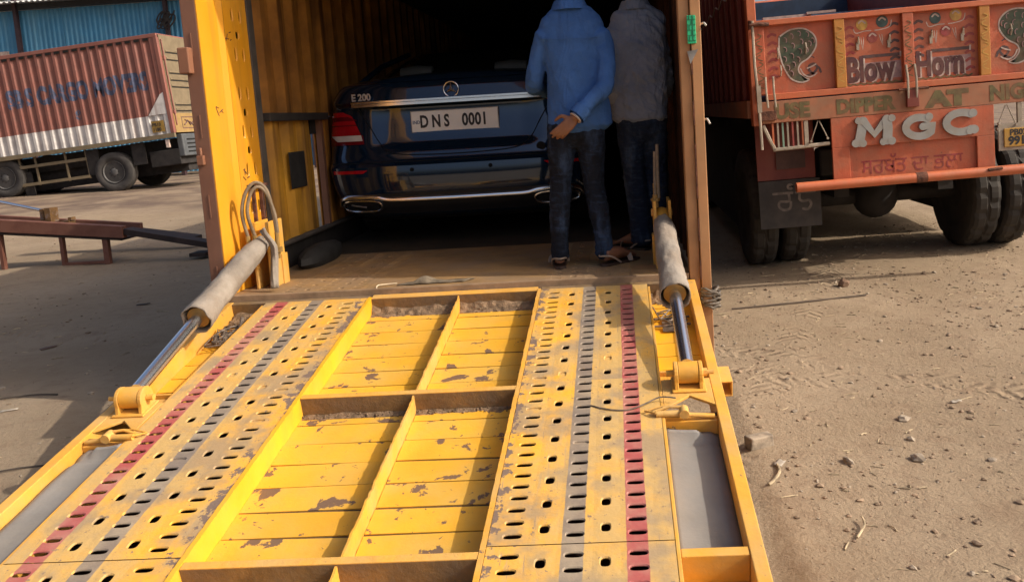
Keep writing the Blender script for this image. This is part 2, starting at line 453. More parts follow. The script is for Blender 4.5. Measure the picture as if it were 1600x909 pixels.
def rough_box(a, b, c, seed):
    mb = MB(); r = random.Random(seed)
    mb.box(-a, a, -b, b, 0, c); mb.v = [(x + r.uniform(-.12, .12) * a, y + r.uniform(-.15, .15) * b, z + r.uniform(-.1, .1) * c) for x, y, z in mb.v]; return mb
stone_thing('brick', rough_box(.055, .028, .05, 3), M_stone, 1.425, -.83, 'broken grey half brick lying beside the rail of the yellow ramp', 'brick', .35, .004, bevel=.006)
stone_thing('stone', rock(.045, 11, 2, (1, .8, .9)), mat('brown_stone', (.20, .12, .075), .9, var=.3), 2.55, 1.98, 'brown angular stone on bare earth between ramp and orange lorry', 'stone', .3, -.015)
stone_thing('stone', rock(.03, 23, 2), M_stone, 2.02, -1.02, 'pale cracked rounded stone lying out on the bare earth', 'stone', .3, -.008)
stone_thing('stone', rock(.024, 31, 2, (1.3, .6, .6)), M_stone, 1.74, -1.03, 'small pale oblong stone in the open dirt near the curved straw', 'stone', 1.9, -.006)
stone_thing('stone', rock(.026, 47, 2), M_stone, 2.10, -.62, 'pale lump of mortar in the dirt near the foil wrapper', 'stone', .9, -.006)
stone_thing('stone', rock(.05, 53, 2, (1, .8, .55)), mat('black_clod', (.05, .042, .036), .9, var=.3), -3.10, 3.30, 'black clod on the shaded ground beyond the grey canvas sleeve', 'stone', .9, -.01)
def stick(pts, r, label, m=None, name='stick'):
    P = [Vector((x, y, gz(x, y) + h)) for x, y, h in pts]
    mb = MB().tube(smooth_path(P, 4), r, 6); o = put(name, mb, m or M_litter, None, smooth=True)
    return tag(o, label, 'stick')
stick([(1.46, -1.03, .008), (1.455, -1.10, .012), (1.42, -1.17, .009), (1.395, -1.20, .006)], .006, 'short bent dry stick lying below the half brick')
stick([(1.66, -1.48, .02), (1.655, -1.53, .014), (1.61, -1.60, .008)], .004, 'thin curved straw lying on open dirt past the bent stick')
stick([(1.62, 1.44, .008), (2.1, 1.52, .01), (2.62, 1.66, .008)], .006, 'long straight dark rod lying on the earth beside the carrier', mat('dark_rod', (.10, .07, .05), .8))
stick([(-2.95, .18, .006), (-2.6, .25, .012), (-2.45, .27, .006)], .005, 'dark twig on the sunlit patch left of the ramp', mat('dark_twig', (.06, .045, .035), .9))
stick([(-2.2, -.95, .006), (-1.95, -.78, .010), (-1.72, -.72, .008), (-1.55, -.66, .006)], .004, 'long thin dark wire running over the ground to the ramp rail', mat('dark_twig', (.06, .045, .035), .9))

def scrap(x, y, L, w, a, m, label, seed):
    rows = []
    for i in range(6):
        rows.append([(L * (i / 5 - .5), w * (j / 3 - .5), .006 + .012 * abs(noise.noise((i * .9, j * .9, seed)))) for j in range(4)])
    mb = MB().loft(rows, cap=False, closed=False); o = put('litter_scrap', mb, m, None, smooth=True); o.location = (x, y, gz(x, y)); o.rotation_euler = (0, 0, a)
    o.modifiers.new('t', 'SOLIDIFY').thickness = .002; tag(o, label, 'litter')
M_paper = mat('dirty_paper', (.36, .31, .25), .8, var=.2)
M_darkscrap = mat('dark_scrap', (.04, .032, .026), .9, var=.3)
scrap(2.40, -.45, .05, .02, .2, M_paper, 'crumpled white foil wrapper on the bare dirt', 2)
scrap(1.47, -1.02, .05, .035, 1.0, M_paper, 'pale torn scrap of paper by the rail under the half brick', 5)
scrap(-2.55, .02, .09, .02, .5, M_paper, 'thin pale strip of litter on the sunlit patch by the ramp', 8)
scrap(-3.35, 2.6, .11, .04, .4, M_darkscrap, 'flat dark scrap of sheet on the shaded ground near the trailer ramp', 3)
scrap(-2.75, 3.1, .10, .04, -.3, M_darkscrap, 'dark torn scrap close to the brown post of the container', 6)
scrap(-3.3, 1.35, .10, .05, .9, mat('brown_leaf', (.16, .09, .06), .8), 'curled brown leaf litter on shaded earth', 9)

# ------------------------------------------------------------------ car carrier: container body, hinged ramp, cylinders
CAR = empty('car_carrier', (0, 0, G), label='yellow car carrier container with its perforated loading ramp lowered to the ground', cat='car carrier')
def stadium(cx, cy, hw, hh, n=16, p=3.0):
    out = []
    for k in range(n):
        a = 2 * pi * k / n; c, s = cos(a), sin(a)
        out.append((cx + hw * math.copysign(abs(c) ** (2 / p), c), cy + hh * math.copysign(abs(s) ** (2 / p), s)))
    return out
def rect16(x0, x1, y0, y1, cx, cy):
    hx, hy = (x0 + x1) / 2, (y0 + y1) / 2; qx, qy = (x1 - x0) / 4, (y1 - y0) / 4
    return [(x1, hy), (x1, hy + qy), (x1, y1), (x1 - qx, y1), (hx, y1), (hx - qx, y1), (x0, y1), (x0, hy + qy),
            (x0, hy), (x0, hy - qy), (x0, y0), (x0 + qx, y0), (hx, y0), (hx + qx, y0), (x1, y0), (x1, hy - qy)]
def slotted(mb, cols, v0, v1, th, sgn=1, jit=0.0):
    """sheet with real slots. cols: (u0,u1,None) plain or (u0,u1,(uc,hw,hh,[v...],pitch)); u mirrored by sgn; y=-v"""
    rnd = random.Random(int(v0 * 100) + 3)
    def pt(u, v, n): return (sgn * u, -v, n)
    for u0, u1, h in cols:
        if h is None:
            mb.quad(pt(u0, v0, 0), pt(u1, v0, 0), pt(u1, v1, 0), pt(u0, v1, 0)); continue
        uc, hw, hh, vs, p = h
        edges = [v0] + [(a + b) / 2 for a, b in zip(vs[:-1], vs[1:])] + [v1]
        edges[0] = max(v0, vs[0] - p / 2); edges[-1] = min(v1, vs[-1] + p / 2)
        if edges[0] > v0 + 1e-6: mb.quad(pt(u0, v0, 0), pt(u1, v0, 0), pt(u1, edges[0], 0), pt(u0, edges[0], 0))
        if edges[-1] < v1 - 1e-6: mb.quad(pt(u0, edges[-1], 0), pt(u1, edges[-1], 0), pt(u1, v1, 0), pt(u0, v1, 0))
        for k, v in enumerate(vs):
            a, b = edges[k], edges[k + 1]
            ju, jv = rnd.uniform(-jit, jit), rnd.uniform(-jit, jit)
            R = rect16(u0, u1, a, b, uc, v); S = stadium(uc + ju, v + jv, hw, hh)
            n = len(mb.v); q = .0032
            S0 = stadium(uc + ju, v + jv, hw + q, hh + q)          # rolled lip, then the punched wall
            lp = .0012 + rnd.uniform(0, .0012)
            mb.v += [pt(x, y, 0) for x, y in R] + [pt(x, y, lp * .5) for x, y in S0] + [pt(x, y, -.0022) for x, y in S] + [pt(x, y, -.0022 - th) for x, y in S]
            for j in range(16):
                j2 = (j + 1) % 16
                for k0 in (0, 16, 32): mb.f.append((n + k0 + j, n + k0 + j2, n + k0 + 16 + j2, n + k0 + 16 + j))
            if rnd.random() < .05:                                  # clogged with mud
                mb.f.append(tuple(n + 48 + j for j in range(16)))
    return mb
def tread_cols(v_slots, v_rounds, sp, rp, u_in=.449, u_out=.998, sh=0.0):
    return [(u_in, .470 + sh, None), (.470 + sh, .568 + sh, (.519 + sh, .0270, .0096, v_slots, sp)), (.568 + sh, .656 + sh, (.612 + sh, .0145, .0175, v_rounds, rp)),
            (.656 + sh, .760 + sh, (.707 + sh, .0265, .0096, v_slots, sp)), (.760 + sh, .842 + sh, (.798 + sh, .0140, .0175, v_rounds, rp)),
            (.842 + sh, .945 + sh, (.892 + sh, .0265, .0096, v_slots, sp)), (.945 + sh, u_out, None)]
def build_ramp():
    f = MB()
    # under-frame: webs and dark bottom sheets below the wheel tracks
    for s in (1, -1):
        e = 0 if s > 0 else .036
        ui, uo = .438 + (.018 if s < 0 else 0), 1.004 + e
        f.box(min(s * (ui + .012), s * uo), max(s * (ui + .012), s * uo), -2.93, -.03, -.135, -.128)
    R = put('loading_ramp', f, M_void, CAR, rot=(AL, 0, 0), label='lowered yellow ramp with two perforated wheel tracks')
    for s in (1, -1):
        a, b = sorted((s * 1.207, s * 1.250))
        put('side_rail', MB().box(a, b, -2.95, .0, -.15, 0), M_yel, R, bevel=.003)
        ui = .430 + (.02 if s < 0 else 0)
        a, b = sorted((s * ui, s * (ui + .0165)))
        wb = MB()      # wavy flame-cut lip
        rnd = random.Random(4 + s); N = 120
        rg = []
        for k in range(N + 1):
            y0 = -.03 - 2.9 * k / N; h = .004 + rnd.uniform(-.0012, .0012); wd = rnd.uniform(-.0012, .0012)
            rg.append([(a, y0, -.13), (b, y0, -.13), (b, y0, -.02), (b + wd, y0, h), (a + wd, y0, h), (a, y0, -.02)])
        wb.loft(rg)
        put('track_web', wb, M_yel_clean if s < 0 else M_yel, R)
        e = 0 if s > 0 else .0185
        a, b = sorted((s * (1.000 + e), s * (1.012 + e)))
        put('track_web', MB().box(a, b, -2.93, -.06, -.13, -.001), M_yel, R, bevel=.002)
    pan = [(.032, .9995, [.090 + .0585 * k for k in range(16)], [.118 + .1172 * k for k in range(8)]),
           (1.0003, 1.9468, [1.0265 + .0588 * k for k in range(16)], [1.0535 + .1184 * k for k in range(8)]),
           (1.948, 2.93, [1.992 + .0600 * k for k in range(15)], [2.023 + .118 * k for k in range(8)])]
    for s in (1, -1):
        for q, (v0, v1, vs, vr) in enumerate(pan):
            mb = MB()
            if s > 0: slotted(mb, tread_cols(vs, vr, .0586, .118, u_out=.999), v0, v1, .003, 1, .0012)
            else: slotted(mb, tread_cols(vs, vr, .0586, .118, u_in=.468, u_out=1.018, sh=.040), v0, v1, .003, -1, .0012)
            dz = (0.0, .0012, -.0008)[q]
            mb.v = [(x, y, z + dz) for x, y, z in mb.v]; mb.weld()
            put('tread_plate', mb, M_tread_r if s > 0 else M_tread_l, R)
    # cross beams between the tracks, and the long hinge beam
    for v0, v1 in ((1.018, 1.048), (1.968, 1.998)):
        put('cross_beam', MB().box(-.449, .429, -v1, -v0, -.095, -.002), M_beam, R)
        put('beam_cap', MB().box(-.449, .429, -v1 + .0005, -v0 - .0005, -.0035, .0015), M_yel_dusty, R, bevel=.0015)
    put('hinge_beam', MB().box(-1.206, -.469, -.030, .004, -.12, -.003).box(-.449, .429, -.046, .004, -.12, -.003).box(.449, 1.206, -.030, .004, -.12, -.003), M_beam, R)
    put('beam_cap', MB().box(-.449, .429, -.0455, .004, -.0045, .0005), M_yel_dusty, R, bevel=.0015)
    # thin dividers along the pit, with ragged torch-cut tops
    rnd = random.Random(9)
    for v0, v1 in ((.047, 1.017), (1.0485, 1.967), (1.9985, 2.9)):
        mb = MB(); N = 44; w = .0036
        top = [-.014 + rnd.uniform(-.003, .003) for _ in range(N + 1)]
        tx = [.014 + rnd.uniform(-.0015, .0015) for _ in range(N + 1)]
        rings = []
        for k in range(N + 1):
            y = -(v0 + (v1 - v0) * k / N); h = top[k] if k else -.006
            rings.append([(tx[k] - w, y, -.095), (tx[k] + w, y, -.095), (tx[k] + w, y, h), (tx[k] - w, y, h)])
        mb.loft(rings); put('pit_divider', mb, M_yel, R)
    # pit floor planks, two to a row
    def plank(u0, u1, v0, v1, n, m, nm='floor_plank'):
        t = rnd.uniform(.0, .003); q = rnd.uniform(-.0015, .0015)
        gap = rnd.uniform(.0040, .0085); gap2 = gap + rnd.uniform(-.0035, .0035)
        mb = MB(); mb.box(u0, u1, -v1 + .0012, -v0 - .0012, -.014, 0)
        mb.v = [(x, (y - (gap if x < (u0 + u1) / 2 else gap2)) if y > -v0 - .01 else y, z) for x, y, z in mb.v]
        mb.v = [(x, y, z + n + (t if abs(y + v0) < .01 else 0) + q * (1 if x > (u0 + u1) / 2 else -1)) for x, y, z in mb.v]
        put(nm, mb, m, R)
    bays = [(.046, 1.018, [.150, .285, .420, .555, .688, .820]), (1.048, 1.968, [1.116, 1.248, 1.378, 1.511, 1.642, 1.772]), (1.998, 2.92, [2.13, 2.265, 2.40, 2.53, 2.66, 2.79])]
    put('pit_sheet', MB().box(-.4485, .4285, -2.93, -.05, -.112, -.0866), mat('packed_dirt', (.085, .05, .022), .95, var=.3), R)
    for v0, v1, cuts in bays:
        e = [v0] + cuts + [v1]
        for a, b in zip(e[:-1], e[1:]):
            plank(-.449, .008, a, b, -.083, M_plank); plank(.020, .429, a, b, -.083, M_plank)
    # side bays outside the tracks
    for s in (1, -1):
        e = 0 if s > 0 else .0185
        u0, u1 = 1.013 + e, 1.206
        def sb(x0, x1): return sorted((s * x0, s * x1))
        cuts = [.031, .161, .291, .419, .548, .674, .796, .90]
        for a, b in zip(cuts[:-1], cuts[1:]):
            x0, x1 = sb(u0, u1); plank(x0, x1, a, b, -.083, M_yel_clean, 'bay_plank')
        x0, x1 = sb(u0, u1)
        put('bay_beam', MB().box(x0, x1, -.900 - .012, -.900, -.095, -.030), M_yel_dusty, R)
        put('bay_plank', MB().box(x0, x1, -1.02, -.914, -.060, -.048), M_yel, R)
        # plate under the cylinder foot with a roof-shaped notch
        um = (u0 + u1) / 2
        poly = [(s * u0, -1.022), (s * u1, -1.022), (s * u1, -1.222), (s * (um + .005), -1.150), (s * u0, -1.238)]
        if s < 0: poly = poly[::-1]
        put('foot_plate', MB().prism(poly, 'z', -.012, -.001), M_yel_dusty, R, bevel=.002)
        put('notch_lip', MB().box(x0, x1, -1.262, -1.252, -.10, -.016), M_rust, R)
        put('bay_beam', MB().box(x0, x1, -1.296, -1.263, -.09, -.022), M_yel, R, bevel=.003)
        put('bay_beam', MB().box(x0, x1, -2.012, -1.978, -.11, -.004), M_yel, R, bevel=.003)
        put('bay_plank', MB().box(x0, x1, -2.9, -2.014, -.105, -.095), M_yel_dusty, R)
        # sagging grey sheet
        mb = MB(); nu, nv = 14, 40; rings = []
        for i in range(nv + 1):
            v = 1.299 + (1.976 - 1.299) * i / nv; row = []
            for j in range(nu + 1):
                t = j / nu; u = u0 + (u1 - u0) * t
                n = (-.062 if s > 0 else -.026) - .010 * sin(pi * t) + .006 * noise.noise((u * 8, v * 5, s)) - .02 * sstep(.8, 1, t)
                fold = math.exp(-((v - 1.325) / .022) ** 2) * (1 - sstep(.55, .75, t)) * .030 - math.exp(-((v - 1.36) / .02) ** 2) * .010
                row.append((s * u, -v, n + fold))
            rings.append(row)
        mb.loft(rings, cap=False, closed=False)
        o = put('rubber_sheet', mb, M_mat, R, smooth=True, label='grey rubber sheet lying in the outer bay'); sol = o.modifiers.new('t', 'SOLIDIFY'); sol.thickness = .006
        # cylinder foot: two cheeks, barrel, bolts
        uc, vc, nc = 1.118, 1.070, .052
        ft = MB()
        for du in (-.056, .040):
            prof = [(-vc - .055, 0), (-vc + .05, 0), (-vc + .046, .035)] + [(-vc + .046 * cos(a), nc + .046 * sin(a)) for a in [pi * k / 10 for k in range(11)]] + [(-vc - .046, .035)]
            a0, a1 = sb(uc + du, uc + du + .016)
            ft.prism(prof, 'x', a0, a1)
        a0, a1 = sb(uc - .066, uc + .066)
        ft.box(a0, a1, -vc - .065, -vc + .055, -.0005, .008)
        F = put('cylinder_foot', ft, M_yel, R, bevel=.003)
        a0, a1 = sb(uc - .038, uc + .038)
        put('pin_barrel', MB().cyl((a0, -vc, nc + .002), (a1, -vc, nc + .002), .043, 28), M_yel, R, smooth=True)
        pin = MB()
        for q0, q1, r in ((-.085, -.058, .013), (.058, .075, .017), (.075, .10, .009)):
            a0, a1 = sb(uc + q0, uc + q1); pin.cyl((a0, -vc, nc), (a1, -vc, nc), r, 8)
        put('pivot_pin', pin, M_yel_dusty, R, smooth=True)
        # locking pin pushed in below the notch
        mb = MB(); un = 1.0 + e
        mb.cyl((s * (un - .02), -1.292, .010), (s * (un + .10), -1.285, .006), .012, 12)
        mb.cyl((s * (un + .10), -1.285, -.002), (s * 1.195, -1.283, -.012), .009, 12)
        mb.cyl((s * (un + .083), -1.306, .012), (s * (un + .083), -1.263, .010), .018, 12)
        mb.tube([(s * (un - .03), -1.28, .012), (s * (un + .03), -1.262, .022), (s * (un + .085), -1.268, .02)], .006, 8)
        mb.tube([(s * (un - .02), -1.298, .018), (s * (un - .06), -1.27, .012), (s * (un + .0), -1.25, .016), (s * (un + .05), -1.245, .012)], .004, 6)
        put('locking_pin', mb, M_yel_dusty, R, smooth=True)
    # square tube stub on the right rail, hinge knuckles, front plates of the side bays
    st = MB(); t = .006; x0, x1, y0, y1, z0, z1 = 1.2505, 1.312, -.93, -.80, -.145, -.075
    st.box(x0, x1, y0, y1, z1 - t, z1).box(x0, x1, y0, y1, z0, z0 + t).box(x0, x0 + t, y0, y1, z0 + t, z1 - t).box(x1 - t, x1, y0, y1, z0 + t, z1 - t)
    put('tube_stub', st, M_yel_dusty, R, bevel=.002)
    kn = MB()
    for u in (-1.12, -.7, -.2, .3, .78, 1.13): kn.cyl((u - .06, .012, -.03), (u + .06, .012, -.03), .018, 12)
    put('hinge_knuckle', kn, M_rust, R, smooth=True)
    # dried mud left in the corners
    def heap(u0, u1, v0, v1, n, h, seed):
        mb = MB(); nu, nv = 40, 8; rows = []
        for i in range(nv + 1):
            tv = i / nv; row = []
            for j in range(nu + 1):
                tu = j / nu; u = u0 + (u1 - u0) * tu; v = v0 + (v1 - v0) * tv
                k = (1 - tv) ** 1.3 * (.55 + .9 * abs(noise.noise((u * 9, v * 9, seed)))) + .25 * noise.noise((u * 50, v * 50, seed))
                row.append((u, -v, n + max(-.004, h * k * (1 - tv * .6))))
            rows.append(row)
        mb.loft(rows, cap=False, closed=False)
        rnd = random.Random(seed); pr = [rock(1, s + seed) for s in range(4)]
        for _ in range(90):
            u = rnd.uniform(u0, u1); v = v0 + (v1 - v0) * rnd.random() ** 1.6; s = rnd.uniform(.002, .006)
            p = rnd.choice(pr); k = len(mb.v); hh = h * .4 * (1 - (v - v0) / (v1 - v0))
            mb.v += [(x * s + u, y * s - v, z * s + n + hh + .003) for x, y, z in p.v]; mb.f += [tuple(i + k for i in f) for f in p.f]
        put('dried_mud', mb, M_dirt_heap, R, kind='stuff')
    heap(-.448, .428, .047, .105, -.082, .040, 2.0); heap(-.448, .428, 1.049, 1.075, -.082, .012, 5.0)
    heap(1.014, 1.19, .032, .12, -.082, .045, 7.0); heap(-1.2, -1.05, .032, .15, -.082, .04, 8.0)
    return R
RAMP = build_ramp()

def build_cylinder(s):
    A = Vector((s * 1.118, -1.063, -.132)); B = Vector((s * 1.105, .285, .325))
    d = (B - A).normalized()
    P = MB().tube([A + d * .66, A + d * 1.40], .042, 24)
    C = put('hydraulic_cylinder', P, M_yel, CAR, smooth=True)
    put('piston_rod', MB().tube([A + d * .035, A + d * .70], .028, 28), M_chrome, C, smooth=True)
    put('gland_nut', MB().tube([A + d * .565, A + d * .625], .052, 24), M_brass, C, smooth=True)
    # canvas sleeve tied round the barrel, loose at the lower end
    rings = []; N = 46; K = 40; t0, t1 = .545, 1.30
    sd = d.cross(Vector((0, 0, 1))).normalized(); up = sd.cross(d)
    for i in range(N + 1):
        t = i / N; c = A + d * (t0 + (t1 - t0) * t)
        ring = []
        for j in range(K):
            a = 2 * pi * j / K
            r = .066 - .010 * t + .006 * sstep(.25, 0, t) + .0055 * noise.noise((cos(a) * 1.6, sin(a) * 1.6, t * 7 + s * 3)) + .0035 * noise.noise((cos(a) * 3, sin(a) * 3, t * 20 + a))
            r -= .014 * sstep(.86, 1, t) * (.7 + .5 * noise.noise((a * 2, t * 4, 1)))
            wob = .014 * noise.noise((a * 1.5, s * 2, 0)) * sstep(.12, 0, t)
            ring.append(c + d * wob + r * (cos(a) * sd + sin(a) * up))
        rings.append(ring)
    o = put('canvas_sleeve', MB().loft(rings, cap=False), M_cloth, C, smooth=True)
    o.modifiers.new('t', 'SOLIDIFY').thickness = .005
    # anchor post and bracket at the top end
    br = MB()
    a, b = sorted((s * 1.060, s * 1.075)); br.box(a, b, .17, .36, .03, .40)
    a, b = sorted((s * 1.14, s * 1.155)); br.box(a, b, .17, .36, .03, .40)
    br.cyl((s * 1.05, .285, .325), (s * 1.165, .285, .325), .022, 12)
    br.box(*sorted((s * 1.05, s * 1.17)), .30, .37, .028, .20)
    put('anchor_bracket', br, M_yel, C, bevel=.003)
    if s < 0:
        top = A + d * 1.25
        for k, (dx, dz) in enumerate(((0, 0), (.03, -.025))):
            pth = [(-1.150 + dx, .12 + .02 * k, .33), (-1.160 + dx, .10, .46), (-1.135 + dx, .11, .57), (-1.085 + dx * .6, .13, .625 + dz), (-1.035, .15, .58 + dz), (-1.015 + .006 * k, .16, .45), (-1.008 + .006 * k, .16, .34)]
            put('hydraulic_hose', MB().tube(smooth_path(pth, 6), .0095, 10), M_hose, C, smooth=True)
        ft = MB()
        for dx in (0, .03):
            ft.cyl((-1.150 + dx, .12 + dx * .6, .27), (-1.152 + dx, .12 + dx * .6, .335), .0135, 8)
        ft.cyl((-1.008, .16, .20), (-1.008, .16, .345), .012, 8); ft.cyl((-1.002, .16, .235), (-1.002, .16, .262), .018, 8)
        put('hose_fitting', ft, M_brass, C, smooth=True)
        # loose flap of canvas hanging from the bracket
        rows = []
        for i in range(13):
            t = i / 12; z = .385 - .335 * t
            rows.append([(-1.075 + .045 * sstep(0, .35, t) + .035 * j / 4, .10 + .02 * sin(t * 5) + .010 * sin(j * 1.3 + t * 3), z - .02 * (1 - j / 4) * (1 - t)) for j in range(5)])
        o = put('canvas_strap', MB().loft(rows, cap=False, closed=False), M_cloth, C, smooth=True); o.modifiers.new('t', 'SOLIDIFY').thickness = .008
    else:
        for k in (0, 1):
            pth = [(1.075 + .018 * k, .22, .41), (1.078 + .016 * k, .24, .52), (1.085 + .014 * k, .27, .66 + .04 * k)]
            put('hydraulic_hose', MB().tube(smooth_path(pth, 5), .009, 10), M_hose, C, smooth=True)
        ft = MB().cyl((1.075, .22, .36), (1.075, .22, .43), .016, 8).cyl((1.075, .22, .395), (1.075, .22, .41), .024, 6).cyl((1.0765, .23, .43), (1.0775, .24, .49), .0125, 8)
        put('hose_fitting', ft, M_brass, C, smooth=True)
    return C
build_cylinder(1); build_cylinder(-1)

def corr_profile(a0, a1, pitch, depth):
    """trapezoid corrugation along a: list of (a, offset)"""
    out = []; a = a0
    while a < a1 - 1e-6:
        for t, o in ((0, 0), (.28, 0), (.5, depth), (.78, depth)):
            p = a + t * pitch
            if p <= a1: out.append((p, o))
        a += pitch
    if out[-1][0] < a1 - 1e-4: out.append((a1, out[-1][1]))
    return out
def build_body():
    H = 2.95; LEN = 12.0
    # deck: slotted tracks, plain centre, dark rest
    vs = [.055 + .0585 * k for k in range(20)]; vr = [.085 + .117 * k for k in range(10)]
    for s in (1, -1):
        mb = MB(); slotted(mb, tread_cols(vs, vr, .0585, .117, u_in=.46 if s > 0 else .50, u_out=1.02, sh=0 if s > 0 else .04), .034, 1.235, .01, s, .001)
        mb.v = [(x, -y, z + .030) for x, y, z in mb.v]; mb.weld()
        D = put('deck_plate', mb, M_deck, CAR)
    for a, b in ((-.4995, .4595), (-1.235, -1.0205), (1.0205, 1.235)): put('deck_plate', MB().box(a, b, .034, 1.235, .016, .030), M_deck, CAR)
    put('deck_plate', MB().box(-1.235, 1.235, 1.237, LEN, .010, .030), mat('shaded_deck', (.045, .028, .012), .85, var=.25, vscale=5), CAR)  # interior shade put into the colour: deck painted darker further in
    put('deck_edge', MB().box(-1.235, 1.22, .008, .0335, -.06, .031), M_deckedge, CAR, bevel=.003)
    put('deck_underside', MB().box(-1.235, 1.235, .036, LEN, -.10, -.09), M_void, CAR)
    # left portal: brown flange, yellow channel with holes, black seal
    put('portal_flange', MB().box(-1.318, -1.238, -.002, .040, -.35, H), M_primer, CAR, bevel=.004)
    wl = MB()
    for z0, z1 in ((1.30, 1.42), (.88, 1.0), (.46, .58), (1.76, 1.86), (.12, .20)): wl.box(-1.281, -1.275, -.0055, -.002, z0, z1)
    put('weld_bead', wl, M_primer, CAR)
    put('hinge_lug', MB().box(-1.334, -1.276, -.05, -.0025, 1.212, 1.345), mat('bright_primer', (.23, .095, .05), .6, var=.1, dust=((.24, .13, .08), .3, 6)), CAR, bevel=.006)
    put('hinge_lug', MB().box(-1.307, -1.272, -.028, -.0025, .74, .79).cyl((-1.288, -.014, .79), (-1.288, -.014, .83), .008, 8), mat('bright_primer', (.34, .14, .07), .6), CAR, bevel=.004)
    ch = MB()
    prof = [(-1.2375, -.002), (-1.232, -.002), (-1.232, .20), (-1.214, .235), (-1.214, .515), (-1.2375, .515)]
    # yellow channel: built as a sheet with round and oblong holes in its inner half
    ch.prism([(-1.2375, -.0015), (-1.2315, -.0015), (-1.2315, .20), (-1.2375, .20)], 'z', .032, H)
    ch.prism([(-1.2375, .2005), (-1.2315, .2005), (-1.2140, .236), (-1.2195, .238)], 'z', .032, H)
    put('portal_channel', ch, M_post, CAR)
    hs = MB(); zs = [.15 + .1075 * k for k in range(26)]
    rnd = random.Random(2)
    # holes: alternating single round and paired slots, as a slotted sheet turned upright (u -> y, v -> z)
    singles = [z for k, z in enumerate(zs) if k % 2 == 0]; pairs = [z for k, z in enumerate(zs) if k % 2 == 1]
    pairs = [z for z in pairs if not (1.16 < z < 1.3)]
    singles = [z for z in singles if not (1.16 < z < 1.3)]
    cols = [(.2385, .315, None), (.315, .358, (.337, .0105, .036, pairs, .215)), (.358, .408, (.383, .0190, .021, singles, .215)), (.408, .452, (.430, .0105, .036, pairs, .215)), (.452, .515, None)]
    slotted(hs, cols, .032, H, .006, 1, .001)
    hs.v = [(-1.2140 + z, x, -y) for x, y, z in hs.v]
    put('portal_channel', hs, M_post, CAR)
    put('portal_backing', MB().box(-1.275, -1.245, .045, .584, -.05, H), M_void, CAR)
    sc = MB()
    for y, z in ((.27, 1.43), (.12, 1.02), (.31, .66)):
        for k in range(4):
            a = rnd.uniform(0, 6); sc.tube([(-1.231 if y < .2 else -1.213, y + rnd.uniform(-.02, .02), z + rnd.uniform(-.03, .03)), (-1.231 if y < .2 else -1.213, y + .04 * cos(a), z + .04 * sin(a))], .003, 4)
    put('paint_scar', sc, M_rust, CAR)
    put('black_seal', MB().box(-1.236, -1.205, .516, .585, .032, H), M_blacks, CAR, bevel=.003)
    lt = MB().box(-1.2135, -1.150, .30, .32, .58, .602).box(-1.2135, -1.195, .345, .36, .045, .58).box(-1.2135, -1.195, .44, .47, .045, .60).box(-1.2135, -1.165, .30, .47, .585, .600)
    put('latch_frame', lt, M_rust, CAR)
    # right portal
    put('portal_flange', MB().box(1.226, 1.281, .012, .10, -.42, H), M_postr, CAR, bevel=.004)
    put('portal_flange', MB().box(1.2845, 1.336, -.004, .09, -.42, H), M_postr, CAR, bevel=.004)
    wl = MB()
    for z0, z1 in ((.0, .10), (.20, .32), (.42, .70), (.80, .92), (1.05, 1.12)): wl.box(1.2800, 1.2865, -.006, .03, z0, z1)
    put('weld_bead', wl, M_rust, CAR)
    tr = MB().prism([(1.262, 1.168), (1.318, 1.176), (1.276, 1.105)], 'y', -.012, -.0045); put('corner_bracket', tr, M_steel, CAR)
    g = box('reflector', M_green, CAR, 1.266, 1.310, -.018, -.0045, 1.205, 1.345, .003)
    gl = MB()
    for k in range(5):
        z = 1.218 + k * .026
        gl.box(1.268, 1.308, -.0195, -.0185, z, z + .003); gl.box(1.275 + .012 * (k % 2), 1.279 + .012 * (k % 2), -.0192, -.0183, z + .004, z + .024); gl.box(1.292, 1.296, -.0192, -.0183, z + .004, z + .024)
    put('reflector_print', gl, mat('dark_green_print', (.01, .12, .05), .4), g)
    hk = MB().tube(smooth_path([(1.336, .02, 1.30), (1.352, .0, 1.305), (1.362, -.01, 1.29)], 4), .005, 6)
    hk.tube(smooth_path([(1.336, .03, .82), (1.35, .01, .825), (1.362, .0, .80)], 4), .005, 6)
    put('lashing_hook', hk, mat('pale_paint', (.6, .56, .5), .6), CAR, smooth=True)
    # corrugated side walls (two-sided sheet with depth)
    def wall(x, sg, y0, y1, z0, z1, name='side_wall', m=None):
        pr = corr_profile(y0, y1, .245, .036)
        poly = [(x - sg * o, y) for y, o in pr]
        back = [(x - sg * o + sg * .004, y) for y, o in reversed(pr)]
        mb = MB(); mb.prism(poly + back, 'z', z0, z1); return put(name, mb, m or M_wall, CAR)
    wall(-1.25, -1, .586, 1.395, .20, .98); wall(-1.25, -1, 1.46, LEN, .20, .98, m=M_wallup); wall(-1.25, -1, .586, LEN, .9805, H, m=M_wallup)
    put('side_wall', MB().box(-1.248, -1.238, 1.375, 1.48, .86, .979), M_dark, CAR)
    wall(1.285, 1, .101, LEN, .03, H, m=mat('shaded_wall', (.055, .022, .010), .85, var=.25, spec=.2))  # wall colour lowered to near black to carry the shade inside
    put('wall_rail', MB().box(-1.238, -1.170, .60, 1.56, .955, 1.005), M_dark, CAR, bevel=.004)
    put('wall_rail', MB().tube([(-1.222, .59, .195), (-1.205, 1.72, .205), (-1.205, 9., .205)], .018, 10), M_blacks, CAR, smooth=True)
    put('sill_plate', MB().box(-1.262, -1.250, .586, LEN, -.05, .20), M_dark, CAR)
    put('rubber_patch', MB().box(-1.212, -1.206, .90, 1.15, .52, .755), M_black, CAR, bevel=.004)
    put('wall_post', MB().box(-1.24, -1.20, 1.47, 1.51, .2, 1.0), M_primer, CAR)
